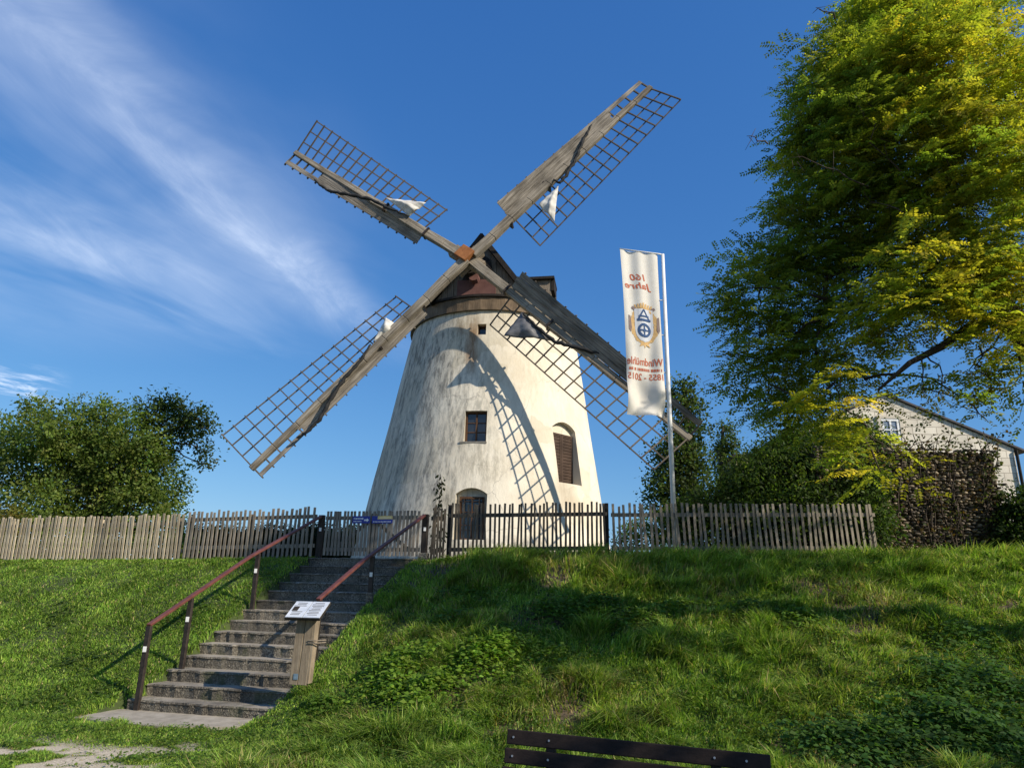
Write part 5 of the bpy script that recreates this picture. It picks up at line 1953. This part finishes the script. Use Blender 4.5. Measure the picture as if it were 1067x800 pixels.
# unseen tree added behind the viewpoint, crown shaped to shade the foreground
sb = Vector((8.4, -0.6, 0))
scl = [((sb.x + dx, sb.y + dy, zz), r) for dx, dy, zz, r in [(-4.4, 0.6, 6.2, 1.0), (-3.0, 0.0, 5.4, 1.2), (-1.6, 0.2, 5.0, 1.3), (-0.2, 0.8, 4.9, 1.4), (1.2, 1.6, 4.7, 1.4), (2.6, 2.6, 4.6, 1.5), (3.6, 3.8, 4.6, 1.4), (-1.4, -1.0, 6.2, 1.3), (0.6, -0.2, 5.6, 1.4)]]
tree('shade_tree', 'unseen leafy tree added behind the viewpoint to shade the bench', sb, sb + Vector((0, 0, 5.4)), 0.22, scl, 1.6, 0.16, OLIVE)

# ------------------------------------------------------------------ bench in the foreground
BL, BR_ = atz(529.5, 759, 0.80), atz(802.5, 786, 0.80)
bd = (BR_ - BL); bd.z = 0
blen = bd.length
bd.normalize()
bn = Vector((bd.y, -bd.x, 0))
if bn.y > 0:
    bn = -bn
bmid = (BL + BR_) / 2
bench = thing('park_bench', (bmid.x, bmid.y, 0), 'dark brown slatted bench whose backrest shows at the bottom edge', 'bench')
sl_t = Vector((0, 0, 1)) * math.cos(R(10)) - bn * math.sin(R(10))
sl_n = bd.cross(sl_t)
if sl_n.y > 0:
    sl_n = -sl_n


def slat(c, half_l, hw, ht, upv, nv, nm):
    mb = MB()
    mb.box(c, bd * half_l, upv * hw, nv * ht)
    mb.build(nm, M['bench_wood'], bench, bevel=0.007)


for k in range(3):
    slat(bmid - sl_t * (0.045 + 0.112 * k) + Vector((0, 0, 0)), blen / 2 * (1 + 0.01 * k), 0.0455, 0.016, sl_t, sl_n, 'back_slat')
for k in range(3):
    c = Vector((bmid.x, bmid.y, 0.44)) + bn * (0.1 + 0.125 * k)
    slat(c, blen / 2, 0.055, 0.017, bn, Vector((0, 0, 1)), 'seat_slat')
for q in (-0.32, 0.31):
    mb = MB()
    top = bmid + bd * (blen * q) - sl_t * 0.06 - sl_n * 0.036
    bot = Vector((bmid.x, bmid.y, 0.0)) + bd * (blen * q) + bn * 0.02 - sl_n * 0.036
    mb.beam(top, Vector((bot.x, bot.y, 0.42)), 0.06, 0.036, up=sl_n)
    mb.beam(Vector((bot.x, bot.y, 0.42)), Vector((bot.x, bot.y, -0.05)), 0.06, 0.04, up=sl_n)
    f0 = Vector((bot.x, bot.y, 0)) + bn * 0.42
    mb.beam(Vector((bot.x, bot.y, 0.4)), Vector((f0.x, f0.y, 0.4)), 0.05, 0.04)
    mb.beam(Vector((f0.x, f0.y, 0.42)), Vector((f0.x, f0.y, -0.05)), 0.05, 0.04, up=bn)
    mb.build('leg_frame', M['steel'], bench)
mb = MB()
for q in (-0.47, -0.32, 0.31, 0.42):
    for k in range(2):
        c = bmid + bd * (blen * q) - sl_t * (0.045 + 0.112 * k) + sl_n * 0.017
        mb.tube([c, c + sl_n * 0.004], 0.007, 8)
mb.build('bolts', simple('bolt_zinc', (0.3, 0.3, 0.3), (0.45, 0.45, 0.45), 9, None, 0.4, 0, 0.6), bench)

# ------------------------------------------------------------------ grass
def stair_mask(x, y, m=0.0):
    r = (x - O_.x) * ER.x + (y - O_.y) * ER.y
    u = (x - O_.x) * EF.x + (y - O_.y) * EF.y
    inside = (r > 0.03 + m) & (r < ST_W - 0.04 - m) & (u > -0.02) & (u < 5.2)
    slab = (r > -0.14) & (r < 2.0) & (u > -0.68 + 0.1 * np.sin(r * 5)) & (u <= 0)
    return inside | slab, r, u


# broad-leaved weeds: nettles and ground elder in patches on the bank
def hit(px, py):
    d = ray(px, py)
    t = 3.0
    while t < 40:
        p = CAMP + d * t
        if p.z < float(zg(p.x, p.y, True, False)):
            return p
        t += 0.03
    return p


patches = [(hit(px, py), sx, sy, n, k) for px, py, sx, sy, n, k in [
    (425, 700, 0.55, 0.42, 1100, 0), (440, 725, 0.5, 0.35, 800, 0), (405, 720, 0.4, 0.35, 500, 0), (500, 695, 0.55, 0.4, 800, 0), (520, 680, 0.3, 0.25, 260, 0), (430, 748, 0.25, 0.18, 150, 0),
    (590, 640, 0.4, 0.3, 380, 1), (570, 645, 0.35, 0.3, 300, 1), (625, 635, 0.4, 0.3, 340, 1), (660, 650, 0.45, 0.3, 380, 1), (720, 636, 0.6, 0.22, 420, 1), (780, 640, 0.55, 0.25, 380, 1), (830, 650, 0.4, 0.25, 260, 1),
    (530, 668, 0.5, 0.35, 360, 1), (570, 690, 0.5, 0.35, 300, 1), (470, 650, 0.4, 0.3, 240, 1), (480, 625, 0.5, 0.25, 220, 1),
    (1000, 770, 0.8, 0.6, 1500, 2), (930, 790, 0.7, 0.4, 900, 2), (1050, 730, 0.7, 0.6, 1100, 2), (985, 720, 0.5, 0.4, 500, 2), (860, 780, 0.5, 0.35, 360, 2), (1050, 790, 0.7, 0.5, 900, 2), (1005, 675, 0.4, 0.3, 260, 2),
    (90, 690, 0.7, 0.4, 320, 3), (40, 735, 0.5, 0.3, 200, 3), (170, 650, 0.5, 0.4, 200, 3), (60, 640, 0.6, 0.5, 240, 3), (110, 720, 0.4, 0.3, 200, 3), (335, 740, 0.25, 0.2, 160, 1), (318, 760, 0.3, 0.2, 120, 3), (200, 640, 0.3, 0.4, 160, 3)]]
def blades(name, n, label=None):
    # more blades close by, fewer far off
    y = 4.6 + 13.5 * RNG.random(n * 4)
    x = (RNG.random(n * 4) * 2 - 1) * (0.86 * y + 0.6)
    pr = (6.0 / y) ** 1.1
    k = RNG.random(len(x)) < pr
    x, y = x[k], y[k]
    msk, r, u = stair_mask(x, y)
    left = (r < 1.0)
    beyond = np.where(left, u > 4.85, y > 14.6)
    wr = wear(x, y); br = bare(x, y)
    keep = ~msk & ~beyond & (RNG.random(len(x)) > wr * 0.97) & (RNG.random(len(x)) > br * 0.72)
    x, y, r, u, wr, br = (q[keep] for q in (x, y, r, u, wr, br))
    tuft = 0.4 * vnoise(x, y, 0.6, 1) + 0.6 * vnoise(x, y, 0.19, 7)
    rs = sstep(2.3, 3.6, r)
    keep = RNG.random(len(x)) < np.where(rs > 0.4, 0.2 + 1.25 * tuft, 0.55 + 0.8 * tuft)
    x, y, r, u, wr, br, tuft, rs = (q[keep][:n] for q in (x, y, r, u, wr, br, tuft, rs))
    n = len(x)
    weedy = np.zeros(n)
    for c_, sx_, sy2, n_, kd in patches:
        if kd != 3:
            weedy = np.maximum(weedy, np.exp(-((x - c_.x) / (sx_ * 0.8)) ** 2 - ((y - c_.y) / (sy2 * 0.8)) ** 2))
    crest = sstep(11.6, 13.2, y) * rs
    toe = sstep(9.4, 8.2, y)
    h = (0.035 + 0.07 * tuft ** 1.5) * (1 - rs) + rs * (0.05 + 0.34 * tuft ** 2.2 + 0.06 * crest)
    h = h * (1 - 0.35 * toe * (1 - rs)) * RNG.uniform(0.55, 1.35, n) * (1 - 0.6 * wr)
    h = h * (1 - 0.55 * weedy)
    w = (0.0035 + 0.0045 * RNG.random(n)) * (y / 8.5) ** 0.7 * (1 + 0.25 * rs)
    P = np.stack([x, y, zg(x, y) - 0.01], 1)
    az = RNG.random(n) * 2 * math.pi
    # tufts comb over together, downhill
    az2 = 2 * math.pi * vnoise(x, y, 0.4, 12) * 1.5
    lean = np.stack([np.cos(az) + 0.7 * np.cos(az2), np.sin(az) + 0.7 * np.sin(az2) - 0.7 * rs, np.zeros(n)], 1)
    lean = lean * (0.3 + 1.0 * RNG.random((n, 1)))
    side = unit(np.stack([-np.sin(az), np.cos(az), np.zeros(n)], 1))
    hh, ww = h[:, None], w[:, None]
    up = np.array([0, 0, 1.0])
    m1 = P + up * hh * 0.55 + lean * hh * 0.22
    droop = RNG.random((n, 1))
    tip = P + up * hh * (1.0 - 0.65 * droop ** 2) + lean * hh * (0.6 + 0.5 * droop)
    V = np.stack([P - side * ww, P + side * ww, m1 + side * ww * 0.8, m1 - side * ww * 0.8, tip], 1).reshape(-1, 3)
    k5 = np.arange(n)[:, None] * 5
    tri = np.concatenate([k5 + np.array([0, 1, 2]), k5 + np.array([0, 2, 3]), k5 + np.array([3, 2, 4])]).astype(np.int64)
    g0, g1, g2, dry = np.array([0.07, 0.13, 0.018]), np.array([0.11, 0.175, 0.024]), np.array([0.15, 0.195, 0.032]), np.array([0.24, 0.19, 0.09])
    t = vnoise(x, y, 1.1, 15)[:, None] * 0.7 + 0.3 * RNG.random((n, 1))
    c = g0 + (g1 - g0) * t
    q = RNG.random((n, 1))
    yl = sstep(0.5, 0.75, vnoise(x, y, 0.9, 20))[:, None] * rs[:, None]
    c = np.where(q < 0.22 + 0.35 * yl, g2, c)
    c = np.where(q > 0.965 - 0.1 * yl - 0.25 * br[:, None] * rs[:, None] - 0.1 * wr[:, None], dry * (0.6 + 0.6 * RNG.random((n, 1))), c)
    c = np.where((q > 0.3) & (q < 0.3 + 0.1 * rs[:, None] + 0.04), np.array([0.2, 0.24, 0.07]), c)
    c = c * RNG.uniform(0.6, 1.4, (n, 1)) * (0.72 + 0.56 * vnoise(x, y, 0.33, 41))[:, None] * 1.8
    o = mesh_obj(name, V, tri, M['grass'], None, False, np.repeat(c, 5, axis=0))
    return tag(o, label, 'grass', kind='stuff')


blades('grass', 640000, 'rough green grass covering the bank and the foot of the steps')

Vs, Fs, Ts, b = [], [], [], 0
for c, sx, sy_, n, kind in patches:
    n = int(n * 1.5)
    x = c.x + RNG.normal(size=n) * sx * 0.55
    y = c.y + RNG.normal(size=n) * sy_ * 0.6
    msk, r, u = stair_mask(x, y, -0.03)
    ok = ~msk
    x, y = x[ok], y[ok]
    n = len(x)
    lumps = vnoise(x, y, 0.2, 30)
    hmax = 0.34 if kind in (0, 2) else 0.24 if kind == 1 else 0.07
    fall = np.exp(-((x - c.x) / sx) ** 2 - ((y - c.y) / sy_) ** 2)
    z = zg(x, y) + hmax * (0.25 + 0.75 * RNG.random(n) ** 0.7) * (0.5 + 0.6 * lumps) * (0.4 + 0.6 * fall)
    P = np.stack([x, y, z], 1)
    cols = {0: [(0.13, 0.225, 0.028), (0.17, 0.28, 0.034), (0.21, 0.31, 0.045)], 1: [(0.1, 0.175, 0.028), (0.13, 0.22, 0.034)], 2: [(0.06, 0.125, 0.03), (0.08, 0.155, 0.035)], 3: [(0.07, 0.12, 0.025), (0.1, 0.15, 0.03)]}[kind]
    L_ = RNG.uniform(0.045, 0.09, n)
    V, Fq, T = leaf_arrays(P, rdir(n) * np.array([1, 1, 0.3]) + np.array([0, -0.2, -0.15]), rdir(n) * 0.55 + np.array([0, -0.25, 1.0]), L_, L_ * 0.66, tint_of(n, cols))
    Vs.append(V); Fs.append(Fq + b); Ts.append(T); b += len(V)
# clover, plantain and dandelion leaves low in the turf everywhere
n = 90000
y = 4.8 + 11.5 * RNG.random(n * 3)
x = (RNG.random(n * 3) * 2 - 1) * (0.86 * y + 0.6)
ok = (RNG.random(len(x)) < (6.5 / y) ** 1.2) & (vnoise(x, y, 0.45, 50) * 0.6 + vnoise(x, y, 0.15, 51) * 0.4 > 0.5)
x, y = x[ok][:n], y[ok][:n]
msk, r, u = stair_mask(x, y)
ok = ~msk & (RNG.random(len(x)) > wear(x, y)) & np.where(r < 1.0, u < 4.7, y < 14.3)
x, y, r = x[ok], y[ok], r[ok]
n = len(x)
rs = sstep(2.3, 3.6, r)
P = np.stack([x, y, zg(x, y) + (0.02 + 0.05 * RNG.random(n)) * (1 + 1.3 * rs)], 1)
L_ = RNG.uniform(0.022, 0.05, n)
V, Fq, T = leaf_arrays(P, rdir(n) * np.array([1, 1, 0.5]) + np.array([0, -0.1, 0.1]), rdir(n) * 0.7 + np.array([0, -0.2, 1.0]), L_, L_ * 0.6, tint_of(n, [(0.085, 0.15, 0.025), (0.11, 0.185, 0.03), (0.15, 0.21, 0.04), (0.07, 0.125, 0.022)], 0.25))
Vs.append(V); Fs.append(Fq + b); Ts.append(T); b += len(V)
wd = mesh_obj('ground_cover', np.concatenate(Vs), np.concatenate(Fs), M['leaf'], None, False, np.concatenate(Ts))
tag(wd, 'broad-leaved nettles and ground elder in patches on the bank', 'weeds', kind='stuff')
